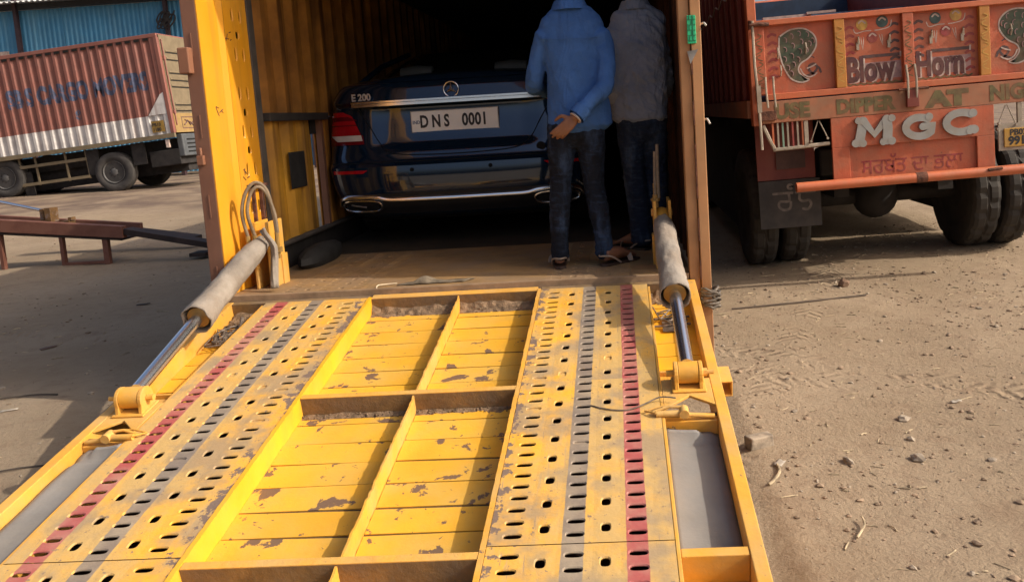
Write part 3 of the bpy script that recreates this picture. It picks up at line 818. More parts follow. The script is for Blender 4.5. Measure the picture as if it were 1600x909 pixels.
    # roof, header, upper deck, bulkhead, floor rails
    put('roof', MB().box(-1.318, 1.336, .0405, LEN, H, H + .05), M_primer, CAR)
    put('header_beam', MB().box(-1.2375, 1.2255, -.02, .095, 2.40, H - .001), M_post, CAR)
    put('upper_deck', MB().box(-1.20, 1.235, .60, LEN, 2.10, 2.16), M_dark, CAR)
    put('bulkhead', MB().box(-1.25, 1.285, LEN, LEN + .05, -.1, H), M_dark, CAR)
    # running gear under the floor
    fr = MB()
    for x in (-.5, .42): fr.box(x, x + .1, .6, LEN, -.36, -.101)
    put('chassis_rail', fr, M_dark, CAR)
    for y in (6.4, 7.7):
        for x in (-1.0, 1.0):
            T = put('wheel', tyre_mb(.42, .24, 20), M_black, CAR, loc=(x, y, -.55 + .42), smooth=True)
            put('rim', MB().lathe([(-.06, .02), (-.05, .2), (.05, .22), (.09, .2), (.09, .02)], 'x', (0, 0, 0), 20), M_steel, T, smooth=True)
    # odds and ends tied at the foot of the right portal
    tw = MB(); rnd = random.Random(8)
    for k in range(6):
        c = Vector((1.325, -.02, -.05 - k * .018)); pts = [c + Vector((.045 * cos(a) + rnd.uniform(-.01, .01), .03 * sin(a), rnd.uniform(-.012, .012))) for a in [2 * pi * j / 9 + k for j in range(10)]]
        tw.tube(smooth_path(pts, 2), .007, 5)
    put('tied_rope', tw, mat('grey_rope', (.13, .11, .09), .9, var=.4, vscale=40), CAR)
def tyre_mb(R, Wd, seg=48, lug=0.0):
    """tyre round the x axis: rounded shoulders, bead, and (lug>0) alternating zigzag blocks"""
    h = Wd / 2
    prof = [(-h * .72, R * .60), (-h * .95, R * .68), (-h, R * .80), (-h * .97, R * .90), (-h * .84, R * .975), (-h * .60, R), (-h * .16, R), (-h * .06, R - lug * .8), (h * .06, R - lug * .8),
            (h * .16, R), (h * .60, R), (h * .84, R * .975), (h * .97, R * .90), (h, R * .80), (h * .95, R * .68), (h * .72, R * .60)]
    mb = MB(); rings = []
    for i, (a, r) in enumerate(prof):
        ring = []
        for j in range(seg):
            rr_ = r
            if lug and i in (4, 5, 6, 9, 10, 11):
                ph = j % 4
                if (i < 8 and ph == 0) or (i > 8 and ph == 2): rr_ = r - lug
            th = 2 * pi * j / seg
            ring.append((a, rr_ * cos(th), rr_ * sin(th)))
        rings.append(ring)
    return mb.loft(rings, True)
build_body()

# ------------------------------------------------------------------ dark blue saloon inside the container
M_navy = mat('navy_car_paint', (.007, .026, .062), .13, .55, var=.05, coat=1.0)
M_glass = mat('dark_glass', (.006, .007, .007), .06, var=.0, spec=.6)
M_gap = mat('panel_gap', (.003, .003, .003), .9)
M_redlens = mat('red_lens', (.42, .006, .012), .10, var=.15, coat=.6)
M_reddark = mat('deep_red_lens', (.14, .004, .008), .12, var=.15, coat=.6)
M_clear = mat('clear_lens', (.62, .55, .50), .2, var=.1, coat=.5)
M_white = mat('white_plate', (.78, .78, .76), .35, var=.03)
M_ink = mat('black_print', (.012, .013, .018), .5)
M_trim = mat('bright_trim', (.88, .88, .88), .22, 1.0, var=.01)
M_blackpl = mat('black_plastic', (.012, .012, .013), .45)
def build_sedan():
    T = empty('sedan', (-.256, 1.38, G + .03), label='dark navy blue saloon car seen from behind inside the yellow container', cat='car')
    # half width and rear-face position against height
    ZW = [(.19, .74, .16), (.23, .80, .07), (.30, .865, .025), (.42, .900, .0), (.52, .917, .0), (.575, .925, .006), (.60, .925, .030), (.62, .924, .045), (.70, .924, .070), (.80, .923, .100), (.90, .918, .125), (.98, .905, .130), (1.00, .898, .120), (1.03, .889, .075), (1.08, .872, .092), (1.13, .845, .108), (1.150, .825, .120), (1.160, .80, .15)]
    def wy(z):
        for (a, wa, ya), (b, wb, yb) in zip(ZW[:-1], ZW[1:]):
            if z <= b:
                t = max(0, (z - a) / (b - a)); t2 = t * t * (3 - 2 * t) if False else t
                return wa + (wb - wa) * t2, ya + (yb - ya) * t2
        return ZW[-1][1:]
    def surf(th, z, off=0.0):
        """th in [-90,90] degrees round the tail; 0 = centre line"""
        w, y0 = wy(z); w *= 1.025; a = radians(abs(th)); p = .46
        x = w * sin(a) ** p if a > 0 else 0
        # nearly flat centre: remap so x is about linear in th near the middle
        cdep = .24
        y = y0 + cdep * (1 - max(0, cos(a)) ** .55) + .035 * (x / w) ** 2
        # sculpted recess round the number plate
        rec = sstep(.62, .50, abs(x)) * sstep(.66, .74, z) * sstep(1.0, .97, z) * .028
        y += rec
        n = Vector((sin(a) ** 1.5, -max(.05, cos(a)), 0)).normalized()
        x2 = x + n.x * off; y2 = y + n.y * off
        return Vector((math.copysign(x2, th) if th else 0, y2, z))
    def th_of(x, z):
        w, _ = wy(z); w *= 1.025; t = min(1, abs(x) / w)
        return math.copysign(math.degrees(math.asin(t ** (1 / .46))), x)
    LENG = 4.9
    rings = []
    ths = []
    xs = [i / 16 for i in range(17)]
    half = [math.degrees(math.asin(x ** (1 / .46))) for x in [0, .08, .16, .24, .32, .40, .48, .55, .62, .69, .75, .80, .84, .88, .915, .945, .968, .985, .996]] + [90]
    ths = [-t for t in reversed(half[1:])] + half
    zs = sorted(set([.19, .21, .23, .26, .30, .36, .42, .48, .52, .55, .575, .585, .60, .61, .62, .65, .68, .70, .72, .74, .78, .82, .86, .90, .94, .96, .975, .98, .99, 1.0, 1.01, 1.02, 1.03, 1.05, 1.08, 1.105, 1.13, 1.142, 1.150, 1.156, 1.160]))
    for z in zs:
        r = [surf(t, z) for t in ths]
        w = r[-1].x; y1 = r[-1].y
        side = []
        for k in range(1, 12):
            y = y1 + (LENG - .7 - y1) * k / 11
            hood = 1 if z < .86 else 1
            side.append(Vector((w + .01 * sin(pi * k / 11), y, z - (.20 * sstep(.55, 1, k / 11) * sstep(.8, 1.15, z)))))
        nose = [Vector((w * cos(a) ** .6, LENG - .7 + .7 * sin(a) ** .8, z - .26 * sstep(.8, 1.15, z))) for a in [pi / 2 * k / 8 for k in range(1, 9)]]
        loop = r + side + nose + [Vector((-p.x, p.y, p.z)) for p in reversed(nose[:-1])] + [Vector((-p.x, p.y, p.z)) for p in reversed(side)]
        rings.append(loop)
    # close the top with shrinking rings that dome up to the cabin base
    top = rings[-1]; cy = 2.4
    for q, dz in ((.97, .006), (.90, .016), (.80, .026), (.6, .04), (.3, .05)):
        rings.append([Vector((p.x * q, .11 + (p.y - .11) * (1 - (1 - q) * (.55 if p.y < cy else 1.2)) + (.10 * (1 - q) if p.y < cy else 0), p.z + dz)) for p in top])
    put('body', MB().loft(rings), M_navy, T, smooth=True)
    # cabin: window band and roof
    cab = []
    for z, y0, y1, w in ((1.15, .40, 3.75, .80), (1.20, .50, 3.62, .785), (1.28, .72, 3.35, .74), (1.36, .98, 3.10, .68), (1.42, 1.22, 2.92, .62), (1.455, 1.45, 2.75, .55), (1.472, 1.75, 2.5, .40)):
        ring = []
        for k in range(48):
            a = 2 * pi * k / 48; c, s = cos(a), sin(a); n = .42
            ring.append((w * math.copysign(abs(c) ** n, c), (y0 + y1) / 2 + (y1 - y0) / 2 * math.copysign(abs(s) ** n, s), z + .012 * (1 - abs(c))))
        cab.append(ring)
    put('cabin_glass', MB().loft(cab[:5], cap=False), M_glass, T, smooth=True)
    put('roof', MB().loft([[(x, y, z + .001) for x, y, z in r] for r in cab[4:]]), M_navy, T, smooth=True)
    # rear window surround and wiper-like lower seal catching light
    sl = MB().tube(smooth_path([(-.66, .47, 1.197), (-.40, .455, 1.205), (-.22, .45, 1.207), (-.17, .445, 1.195), (.20, .445, 1.197), (.28, .45, 1.209), (.66, .47, 1.197)], 5), .006, 6)
    put('window_seal', sl, mat('grey_seal', (.10, .105, .10), .35), T, smooth=True)
    hd = MB()
    for x in (-.36, .36): hd.lathe([(-.13, .01), (-.12, .05), (0, .062), (.12, .05), (.13, .01)], 'x', (x, .62, 1.235), 16)
    put('headrest', hd, mat('grey_seat', (.05, .055, .05), .6), T, smooth=True)
    for s in (-1, 1):
        pl = MB().tube([(s * .76, .46, 1.17), (s * .69, .80, 1.31), (s * .58, 1.25, 1.43)], .022, 8); put('window_pillar', pl, M_navy, T, smooth=True)
    def patch(name, m, bounds, z0, z1, off, nz=10, nx=10, parent=None, label=None, off2=None):
        """patch on the tail: bounds(t) gives (x_inner, x_outer) in metres at height fraction t"""
        rows = []
        for i in range(nz + 1):
            t = i / nz; z = z0 + (z1 - z0) * t; a, b = bounds(t)
            ta, tb = (th_of(a, z), th_of(b, z))
            if abs(b) > .93: tb = math.copysign(90, b)
            of = off if off2 is None else off + (off2 - off) * t
            rows.append([surf(th_of(a + (b - a) * j / nx, z) if abs(b) < .93 else ta + (tb - ta) * j / nx, z, of) for j in range(nx + 1)])
        o = put(name, MB().loft(rows, cap=False, closed=False), m, parent or T, smooth=True, label=label)
        return o
    def line(name, m, pts, r, off, parent=None):
        P = [surf(th_of(x, z), z, off) for x, z in pts]
        return put(name, MB().tube(smooth_path(P, 5), r, 6), m, parent or T, smooth=True)
    for s in (-1, 1):
        L = patch('tail_light', M_redlens, lambda t: (s * (.672 + .085 * t + .05 * sstep(.8, 1, t)), s * 1.0), .800, .968, .006, 14, 16)
        patch('lamp_band', M_reddark, lambda t: (s * (.648 + .012 * t), s * 1.0), .735, .7995, .006, 4, 14, L)
        patch('lamp_band', M_clear, lambda t: (s * (.660 + .012 * t), s * (.915 - .06 * (1 - t))), .760, .800, .0085, 5, 14, L)
        patch('lamp_band', M_reddark, lambda t: (s * (.705), s * 1.0), .868, .876, .008, 3, 14, L)
        patch('lamp_band', M_reddark, lambda t: (s * (.70 + .07 * t), s * .90), .905, .935, .0085, 4, 14, L)
        patch('rear_reflector', M_redlens, lambda t: (s * (.62 + .03 * (1 - t)), s * .885), .533, .555, .005, 3, 10)
        # tail pipes: bright frame, dark mouth
        w0, w1 = .545, .835
        fr = []
        for k in range(28):
            a = 2 * pi * k / 28; c, q = cos(a), sin(a)
            fr.append((s * ((w0 + w1) / 2 + .150 * math.copysign(abs(c) ** .62, c) - .012 * q), .298 + .042 * math.copysign(abs(q) ** .75, q) + .004 * c))
        P = [surf(th_of(x, z), z, .008) for x, z in fr]
        put('exhaust_trim', MB().tube(P + [P[0], P[1]], .0085, 8), M_trim, T, smooth=True)
        n = len(P); c = sum(P, Vector()) / n + Vector((0, .03, 0)); mbm = MB(); mbm.v = [tuple(p + Vector((0, -.004, 0))) for p in P] + [tuple(c)]; mbm.f = [(i, (i + 1) % n, n) for i in range(n)]
        put('exhaust_mouth', mbm, M_gap, T)
        put('exhaust_baffle', MB().tube([surf(th_of(s * .66, .29), .29, .006), surf(th_of(s * .72, .30), .30, .004), surf(th_of(s * .77, .31), .31, .006)], .007, 6), M_steel, T, smooth=True)
    # bumper: black lower valance and the bright moulding over the pipes
    patch('valance', M_blackpl, lambda t: (-.82, .82), .235, .385, .003, 6, 40)
    band = [(-.86, .305), (-.845, .345), (-.79, .365), (-.66, .368), (-.56, .362), (-.48, .345), (-.3, .343), (0, .342), (.3, .343), (.48, .345), (.56, .362), (.66, .368), (.79, .365), (.845, .345), (.86, .305)]
    P = [surf(th_of(x, z), z, .012) for x, z in band]
    put('bumper_moulding', MB().tube(smooth_path(P, 5), .0175, 10, squash=(.6, 1.0)), M_trim, T, smooth=True)
    line('panel_gap', M_gap, [(x / 10, .60 + .006 * abs(x / 10)) for x in range(-9, 10)], .004, .002)
    # boot lid: outline gap
    out = [(-.70, 1.005), (-.655, .93), (-.60, .84), (-.55, .75), (-.49, .685), (-.40, .655), (-.2, .643), (0, .640), (.2, .643), (.40, .655), (.49, .685), (.55, .75), (.60, .84), (.655, .93), (.70, 1.005)]
    line('panel_gap', M_gap, out, .0035, .002)
    # bright strip under the lip
    def trim(za, zb, hw, f):
        rings = []
        for k in range(61):
            x = -hw + 2 * hw * k / 60; p = surf(th_of(x, 1.03), 1.03, .0); y = p.y
            rings.append([(p.x, y + .02, zb + .002), (p.x, y - f, zb), (p.x, y - f - .04 * (zb - za), za), (p.x, y + .02, za - .002)])
        put('boot_trim', MB().loft(rings), M_trim, T, smooth=False)
    trim(.994, 1.013, .72, .016); trim(1.017, 1.030, .725, .012)
    # number plate
    yp = surf(0, .87).y - .018
    pl = put('number_plate', MB().box(-.308, .308, yp, yp + .012, .798, .942), M_white, T, bevel=.004)
    fr = MB().box(-.313, .313, yp + .003, yp + .016, .793, .947); put('plate_frame', fr, M_steel, pl, bevel=.003)
    text('plate_letters', 'D N S', .118, M_ink, pl, (-.248, yp - .0003, .830), weight=.004, sx=.70, spacing=1.0)
    text('plate_letters', '0001', .118, M_ink, pl, (.052, yp - .0003, .830), weight=.004, sx=.74, spacing=1.05)
    text('plate_letters', 'IND', .034, mat('blue_print', (.05, .08, .2), .5), pl, (-.300, yp - .0003, .855), weight=.0005, sx=.9)
    # ringed star badge
    zc = 1.084; yc = surf(0, zc).y - .012
    st = MB(); ring = [(.052 * sin(2 * pi * k / 40), yc, zc + .052 * cos(2 * pi * k / 40)) for k in range(42)]; st.tube(ring, .0042, 8)
    for k in range(3):
        a = 2 * pi * k / 3; d = Vector((sin(a), 0, cos(a))); n = Vector((cos(a), 0, -sin(a))); c = Vector((0, yc, zc))
        tip = c + d * .051; l = c + (d * .35 + n * .94) * .0095; r_ = c + (d * .35 - n * .94) * .0095; f = Vector((0, -.006, 0))
        k0 = len(st.v); st.v += [tuple(tip), tuple(l), tuple(c - d * .004), tuple(r_), tuple(c + f)]; st.f += [(k0, k0 + 1, k0 + 4), (k0, k0 + 4, k0 + 3), (k0 + 1, k0 + 2, k0 + 4), (k0 + 2, k0 + 3, k0 + 4)]
    put('star_badge', st, M_trim, T, smooth=True)
    y2 = surf(th_of(-.60, 1.05), 1.05).y - .006
    tx = text('model_lettering', 'E 200', .066, mat('bright_lettering', (.78, .78, .80), .35, .7, var=.02), T, (-.715, surf(th_of(-.70, 1.05), 1.05).y - .014, 1.040), weight=.0022, sx=.98, depth=.004)
    tx.rotation_euler = (pi / 2, 0, -.18)
    for x in (-.30, .25):
        P = surf(th_of(x, .545), .545, .003); put('parking_sensor', MB().cyl(P, P + Vector((0, -.003, 0)), .014, 16), M_gap, T)
    P = surf(th_of(.60, .655), .655, .004); put('tow_cover', MB().lathe([(-.004, .002), (-.003, .030), (0, .032)], 'y', P, 16), M_gap, T)
    # wheels
    for x in (-.80, .80):
        for y in (.95, 3.9):
            w = put('wheel', tyre_mb(.33, .245, 40), M_black, T, loc=(x, y, .33), smooth=True)
            put('rim', MB().lathe([(-.10, .02), (-.09, .19), (.0, .205), (.10, .205), (.11, .19), (.09, .05), (.10, .02)], 'x', (0, 0, 0), 24), M_steel, w, smooth=True)
    put('floor_pan', MB().box(-.78, .78, .35, 4.5, .16, .20), M_gap, T)
    return T
build_sedan()

# ------------------------------------------------------------------ two men standing in the opening
SKIN = mat('brown_skin', (.20, .085, .045), .5, var=.12, vscale=20, bump=(.15, 90))
HAIR = mat('black_hair', (.010, .008, .007), .5, bump=(.6, 120))
def chain(mb, pts, seg=14, sub=4):
    """tapering limb: pts = (x,y,z,rx[,ry]); rings perpendicular to the path, rx along world x where possible"""
    P = smooth_path([p[:3] for p in pts], sub); n = len(pts)
    R = []
    for i in range(len(P)):
        t = i / sub; k = min(int(t), n - 2); f = t - k
        a, b = pts[k], pts[k + 1]; f = f * f * (3 - 2 * f)
        rx = a[3] + (b[3] - a[3]) * f; ay = a[4] if len(a) > 4 else a[3]; by = b[4] if len(b) > 4 else b[3]
        R.append((rx, ay + (by - ay) * f))
    rings = []; up = None
    for i, p in enumerate(P):
        d = (P[min(i + 1, len(P) - 1)] - P[max(i - 1, 0)]).normalized()
        if up is None: up = Vector((0, 1, 0)) if abs(d.y) < .8 else Vector((0, 0, 1))
        s = d.cross(up).normalized(); up = s.cross(d).normalized()
        rings.append([p + R[i][0] * cos(2 * pi * j / seg) * s + R[i][1] * sin(2 * pi * j / seg) * up for j in range(seg)])
    d0 = (P[0] - P[1]).normalized(); d1 = (P[-1] - P[-2]).normalized()
    def capring(r, p, d, rad, k): return [p + (q - p) * k + d * rad * .5 for q in r]
    rings = [capring(rings[0], P[0], d0, min(R[0]), .6)] + rings + [capring(rings[-1], P[-1], d1, min(R[-1]), .6)]
    mb.loft(rings); return mb
def ell(mb, c, r, seg=16):
    prof = [(-r[2] * cos(pi * k / 10), max(.001, sin(pi * k / 10))) for k in range(11)]
    mb.loft([[(c[0] + r[0] * q * cos(2 * pi * j / seg), c[1] + r[1] * q * sin(2 * pi * j / seg), c[2] + a) for j in range(seg)] for a, q in prof]); return mb
def hand(mb, wrist, dirv, side, curl_to, curls, scale=1.0, thumb=1):
    """palm and five separate fingers. dirv: along the hand; side: towards the index finger; curl_to: the way fingertips bend"""
    d = Vector(dirv).normalized(); s = Vector(side); s = (s - d * s.dot(d)).normalized(); c = Vector(curl_to); c = (c - d * c.dot(d) - s * c.dot(s)).normalized()
    w = Vector(wrist); k = scale
    for t in (-.024, -.008, .008, .024):
        a = w + d * .01 * k + s * t * .7 * k; b = w + d * .082 * k + s * t * k
        chain(mb, [(*a, .013 * k), (*((a + b) / 2), .0145 * k), (*b, .011 * k)], 10, 3)
    for i, (t, ln) in enumerate(((.027, .070), (.009, .079), (-.009, .073), (-.026, .056))):
        p = w + d * .083 * k + s * t * k; ang = 0; pts = [(*p, .0098 * k)]
        dd = (d + s * t * 2.2).normalized()
        for q, fr in enumerate((.45, .32, .23)):
            ang += curls[i] * (.8, 1.0, .7)[q]
            p = p + (dd * cos(ang) + c * sin(ang)) * ln * fr * k; pts.append((*p, (.0092, .0083, .0070)[q] * k))
        chain(mb, pts, 9, 3)
    p = w + d * .022 * k + s * .028 * k * thumb; q1 = p + (d * .55 + s * .75 * thumb + c * .25) * .036 * k; q2 = q1 + (d * .85 + s * .3 * thumb + c * .35) * .030 * k; q3 = q2 + (d * .95 + c * .4) * .024 * k
    chain(mb, [(*(p - s * .012 * k * thumb), .013 * k), (*q1, .0115 * k), (*q2, .0100 * k), (*q3, .0080 * k)], 10, 3)
def foot(mb, heel, ang, L=.25):
    d = Vector((sin(ang), cos(ang), 0)); s = Vector((cos(ang), -sin(ang), 0)); h = Vector(heel)
    P = [h + d * .005 + Vector((0, 0, .042)), h + d * .05 + Vector((0, 0, .046)), h + d * .12 + Vector((0, 0, .045)), h + d * .18 + Vector((0, 0, .030)), h + d * .215 + Vector((0, 0, .022))]
    rr_ = [(.030, .034), (.034, .040), (.038, .036), (.044, .022), (.042, .014)]
    rings = [[p + s * a * cos(2 * pi * j / 14) + Vector((0, 0, 1)) * b * sin(2 * pi * j / 14) for j in range(14)] for p, (a, b) in zip(P, rr_)]
    mb.loft(rings)
    for i, t in enumerate((-.032, -.014, .002, .017, .031)):
        a = h + d * (.205 + .006 * (2 - abs(i - 1))) + s * t * (1 if sin(ang) >= 0 else 1) + Vector((0, 0, .018))
        chain(mb, [(*a, .010), (*(a + d * .028 + Vector((0, 0, -.005))), .009)], 8, 2)
def sandal(parent, heel, ang, m, strap):
    d = Vector((sin(ang), cos(ang), 0)); s = Vector((cos(ang), -sin(ang), 0)); h = Vector(heel)
    outl = [(-.012, -.030), (-.026, 0), (-.012, .032), (.06, .036), (.14, .044), (.22, .048), (.262, .034), (.27, 0), (.258, -.034), (.20, -.046), (.12, -.038), (.05, -.034)]
    mb = MB(); n = len(outl)
    mb.loft([[h + d * a + s * b + Vector((0, 0, z)) for a, b in outl] for z in (-.001, .004, .014)])
    o = put('sandal', mb, m, parent, bevel=.003)
    st = MB()
    arc = [h + d * .165 + s * (.050 * cos(a)) + Vector((0, 0, .010 + .052 * sin(a))) for a in [pi * k / 10 for k in range(11)]]
    st.tube(arc, .008, 6, squash=(1.8, .5))
    st.tube(smooth_path([h + d * .09 + s * .043 + Vector((0, 0, .012)), h + d * .02 + s * .038 + Vector((0, 0, .055)), h - d * .034 + Vector((0, 0, .062)), h + d * .02 - s * .038 + Vector((0, 0, .055)), h + d * .09 - s * .043 + Vector((0, 0, .012))], 4), .006, 6, squash=(1, 1))
    put('strap', st, strap, o, smooth=True)
def head(mb, c, k=1.0, yaw=0.0):
    M = Matrix.Translation(c) @ Matrix.Rotation(yaw, 4, 'Z') @ Matrix.Scale(k, 4)
    h = MB(); ell(h, (0, .0, .03), (.074, .094, .100)); ell(h, (0, .030, -.045), (.056, .062, .062)); ell(h, (0, .098, -.022), (.014, .020, .026)); ell(h, (0, .084, -.066), (.026, .012, .008))
    for s in (-1, 1):
        ell(h, (s * .077, .0, -.010), (.009, .022, .032)); ell(h, (s * .030, .082, .010), (.014, .010, .008))
    h.xf(M); n = len(mb.v); mb.v += h.v; mb.f += [tuple(i + n for i in f) for f in h.f]
def eyes_hair(parent, c, yaw=0.0):
    M = Matrix.Translation(c) @ Matrix.Rotation(yaw, 4, 'Z')
    e = MB()
    for s in (-1, 1): ell(e, (s * .030, .087, .010), (.010, .007, .006), 10)
    put('eye', e.xf(M), mat('eye_white', (.7, .68, .64), .3), parent, smooth=True)
    hr = MB(); seg = 28; rings = []
    for k in range(10):
        t = k / 9; z = .138 * cos(t * 1.75) + .0; r = sin(t * 1.75)
        rings.append([(.083 * r * cos(a), .104 * r * sin(a) - .004, .028 + z - (.055 * sstep(.3, -.9, sin(a)) * t) + .035 * sstep(.5, .95, sin(a)) * t + .003 * noise.noise((cos(a) * 6, sin(a) * 6, t * 8))) for a in [2 * pi * j / seg for j in range(seg)]])
    put('hair', hr.loft(rings).xf(M), HAIR, parent, smooth=True)
def folds(spec):
    def f(p):
        d = 0
        for (ax, ay, az), amp, s0 in spec:
            d += amp * (abs(noise.noise((p.x * ax + s0, p.y * ay, p.z * az + p.x * ax * .6))) * 2 - .5)
        return d + .0008 * noise.noise(p * 60)
    return f
def cloth_mat(name, col, col2, weave=900, wash=None):
    def cre(t, vec, v2, c):
        return _mix(t, _ramp(t, _noise(t, _scalevec(t, v2, (420, 420, 420)), 1.0, 2, .5), .35, .65, 0, .22), c, tuple(min(1, q * 1.5 + .01) for q in col))
    m = mat(name, col, .85, var=.12, vscale=7, spec=.2, extra=cre)
    t = m.node_tree; b = t.nodes['Principled BSDF']; tc = t.nodes.new('ShaderNodeTexCoord'); ob = tc.outputs['Object']
    w1 = _noise(t, _scalevec(t, ob, (8, 8, 3.0)), 1.0, 2, .45, 1.2)
    r1 = _math(t, 'SUBTRACT', 1.0, _math(t, 'MULTIPLY', _math(t, 'ABSOLUTE', _math(t, 'SUBTRACT', w1, .5)), 7.0))
    r1 = _math(t, 'POWER', _math(t, 'MAXIMUM', r1, 0.0), 2.0)
    w2 = _noise(t, _scalevec(t, ob, (20, 20, 26)), 1.0, 4, .55, .8)
    hh = _math(t, 'ADD', _math(t, 'MULTIPLY', r1, .55), w2)
    bn = t.nodes.new('ShaderNodeBump'); bn.inputs['Strength'].default_value = .58; bn.inputs['Distance'].default_value = .012
    t.links.new(hh, bn.inputs['Height']); t.links.new(bn.outputs[0], b.inputs['Normal'])
    if wash:
        t = m.node_tree; b = t.nodes['Principled BSDF']; src = b.inputs['Base Color'].links[0].from_socket
        tc = t.nodes.new('ShaderNodeTexCoord'); sp = t.nodes.new('ShaderNodeSeparateXYZ'); t.links.new(tc.outputs['Object'], sp.inputs[0])
        n1 = _noise(t, _scalevec(t, tc.outputs['Object'], (9, 9, 3.2)), 1.0, 5, .62)
        n2 = _noise(t, _scalevec(t, tc.outputs['Object'], (16, 16, 60)), 1.0, 4, .6)
        f = _math(t, 'ADD', _ramp(t, n1, .46, .72, 0, wash[1]), _math(t, 'MULTIPLY', _ramp(t, n2, .5, .7), wash[1] * .35))
        t.links.new(_mix(t, f, src, wash[0]), b.inputs['Base Color'])
    return m
def build_man_blue():
    D = G + .03
    T = empty('person', (.66, .42, D), label='man in a blue long sleeved shirt and dark jeans with one hand behind his back', cat='person', group='men standing in the container opening')
    o = lambda x, y, z: (x - .66, y - .42, z - .03)      # scene (hinge-based) -> man
    b = MB()
    hips = (.0, .02, .80)
    # torso core, neck, head
    chain(b, [(.0, .0, .72, .12, .07), (.0, .01, .92, .115, .065), (.0, .01, 1.15, .12, .065), (.0, .012, 1.30, .12, .06), (.0, .02, 1.43, .066, .05), (.0, .035, 1.50, .062, .062), (.0, .045, 1.57, .055, .06)], 18)
    head(b, (.0, .065, 1.655))
    LE = o(.425, .46, 1.075); LW = o(.47, .72, 1.03)
    RE = o(.838, .315, 1.045); RW = o(.664, .222, .868)
    LS = o(.492, .43, 1.345); RS = o(.832, .42, 1.325)
    chain(b, [(LS[0] + .03, LS[1], LS[2] - .02, .030), (*LE, .028), (*LW, .027)]); chain(b, [(RS[0] - .03, RS[1], RS[2] - .02, .030), (*RE, .028), (*RW, .027)])
    hand(b, RW, (-.088, .0, -.075), (-.3, 0, 1), (0, 1, 0), (.05, .14, .28, .42), 1.02, 1)
    hand(b, LW, (.2, 1, -.1), (1, 0, .3), (0, 0, -1), (.3, .35, .4, .45), 1.0)
    lk, la = o(.548, .415, .50), o(.525, .372, .115); rk, ra = o(.738, .43, .49), o(.775, .375, .115)
    lh, rh = o(.575, .42, .80), o(.735, .42, .80)
    for h_, k_, a_ in ((lh, lk, la), (rh, rk, ra)): chain(b, [(*h_, .075), (*k_, .05), (*a_, .036), (a_[0], a_[1], .05, .034)])
    HL, HR = (la[0], la[1] - .055, .018), (ra[0], ra[1] - .05, .018)
    foot(b, HL, -.12); foot(b, HR, .75)
    remeshed(b, .0055, 'body', SKIN, 3, None, T)
    eyes_hair(T, (.0, .065, 1.655))
    # jeans
    j = MB()
    chain(j, [(.0, .0, .90, .158, .105), (.0, .0, .80, .162, .104), (.0, .0, .72, .150, .10)], 20)
    for sgn, h_, k_, a_ in ((-1, lh, lk, la), (1, rh, rk, ra)):
        chain(j, [(h_[0], h_[1] - .0, .80, .086, .098), (h_[0] + .25 * (k_[0] - h_[0]), h_[1], .70, .083, .090), (*k_, .062, .066), ((k_[0] + a_[0]) / 2, (k_[1] + a_[1]) / 2 - .008, .32, .060, .064), (a_[0], a_[1], .15, .050, .054), (a_[0], a_[1] - .004, .062, .054, .060)], 18, 5)
    remeshed(j, .0085, 'jeans', cloth_mat('dark_denim', (.006, .008, .014), None, wash=((.045, .075, .145), .65)), 4, folds([((9, 9, 24), .0045, 0), ((14, 14, 55), .003, 5)]), T)
    # shirt: body hanging straight, two sleeves, collar, cuff, yoke seam, hem
    sh = MB()
    chain(sh, [(.02, -.010, .79, .180, .112), (.018, -.010, .88, .176, .112), (.012, -.004, 1.00, .164, .106), (.006, .002, 1.15, .160, .104), (.0, .005, 1.27, .172, .098), (-.002, .008, 1.345, .184, .088), (-.002, .014, 1.392, .168, .080), (-.002, .020, 1.426, .128, .074), (-.002, .028, 1.448, .090, .066)], 24)
    chain(sh, [(LS[0] + .02, LS[1], LS[2] - .01, .064, .066), (LS[0] - .012, LS[1] + .01, LS[2] - .09, .058, .060), (*LE, .049), ((LE[0] + LW[0]) / 2, (LE[1] + LW[1]) / 2, (LE[2] + LW[2]) / 2, .045), (*LW, .040)], 16, 5)
    chain(sh, [(RS[0] - .02, RS[1], RS[2] - .01, .064, .066), (RS[0] + .006, RS[1] - .01, RS[2] - .09, .060, .062), (*RE, .050), ((RE[0] * .55 + RW[0] * .45), (RE[1] * .5 + RW[1] * .5), (RE[2] * .55 + RW[2] * .45), .047), (RW[0] + .018, RW[1] + .005, RW[2] + .017, .041)], 16, 5)
    blue = cloth_mat('blue_cotton', (.044, .112, .30), None)
    remeshed(sh, .0075, 'shirt', blue, 4, folds([((6, 6, 2.2), .009, 2), ((14, 14, 6), .0045, 7), ((22, 22, 26), .0012, 4)]), T)
    cl = MB()
    rings = []
    for z, k in ((1.430, 1.22), (1.460, 1.14), (1.488, 1.08), (1.485, 1.18), (1.458, 1.36), (1.428, 1.52)):
        rings.append([(-.002 + .073 * k * cos(a), .024 + .068 * k * sin(a), z - .018 * sstep(-.2, 1, sin(a)) + .006 * sstep(.2, -1, sin(a))) for a in [2 * pi * q / 28 for q in range(28)]])
    put('collar', cl.loft(rings, cap=False), blue, T, smooth=True)
    yk = MB().tube(smooth_path([(-.172, -.062, 1.285), (-.09, -.110, 1.272), (0, -.119, 1.268), (.09, -.110, 1.268), (.17, -.062, 1.277)], 6), .0026, 6); put('yoke_seam', yk.xf(Matrix.Translation((0, .010, 0))), blue, T, smooth=True)
    d = (Vector(RW) - Vector(RE)).normalized(); c = Vector(RW) + Vector((.012, .003, .010))
    put('cuff', MB().tube([c - d * .055, c - d * .02, c + d * .004], [.052, .050, .049], 20, cap=False), blue, T, smooth=True)
    put('bangle', MB().tube([c + d * .010, c + d * .016], [.037, .037], 20), mat('pale_bangle', (.5, .42, .38), .4), T, smooth=True)
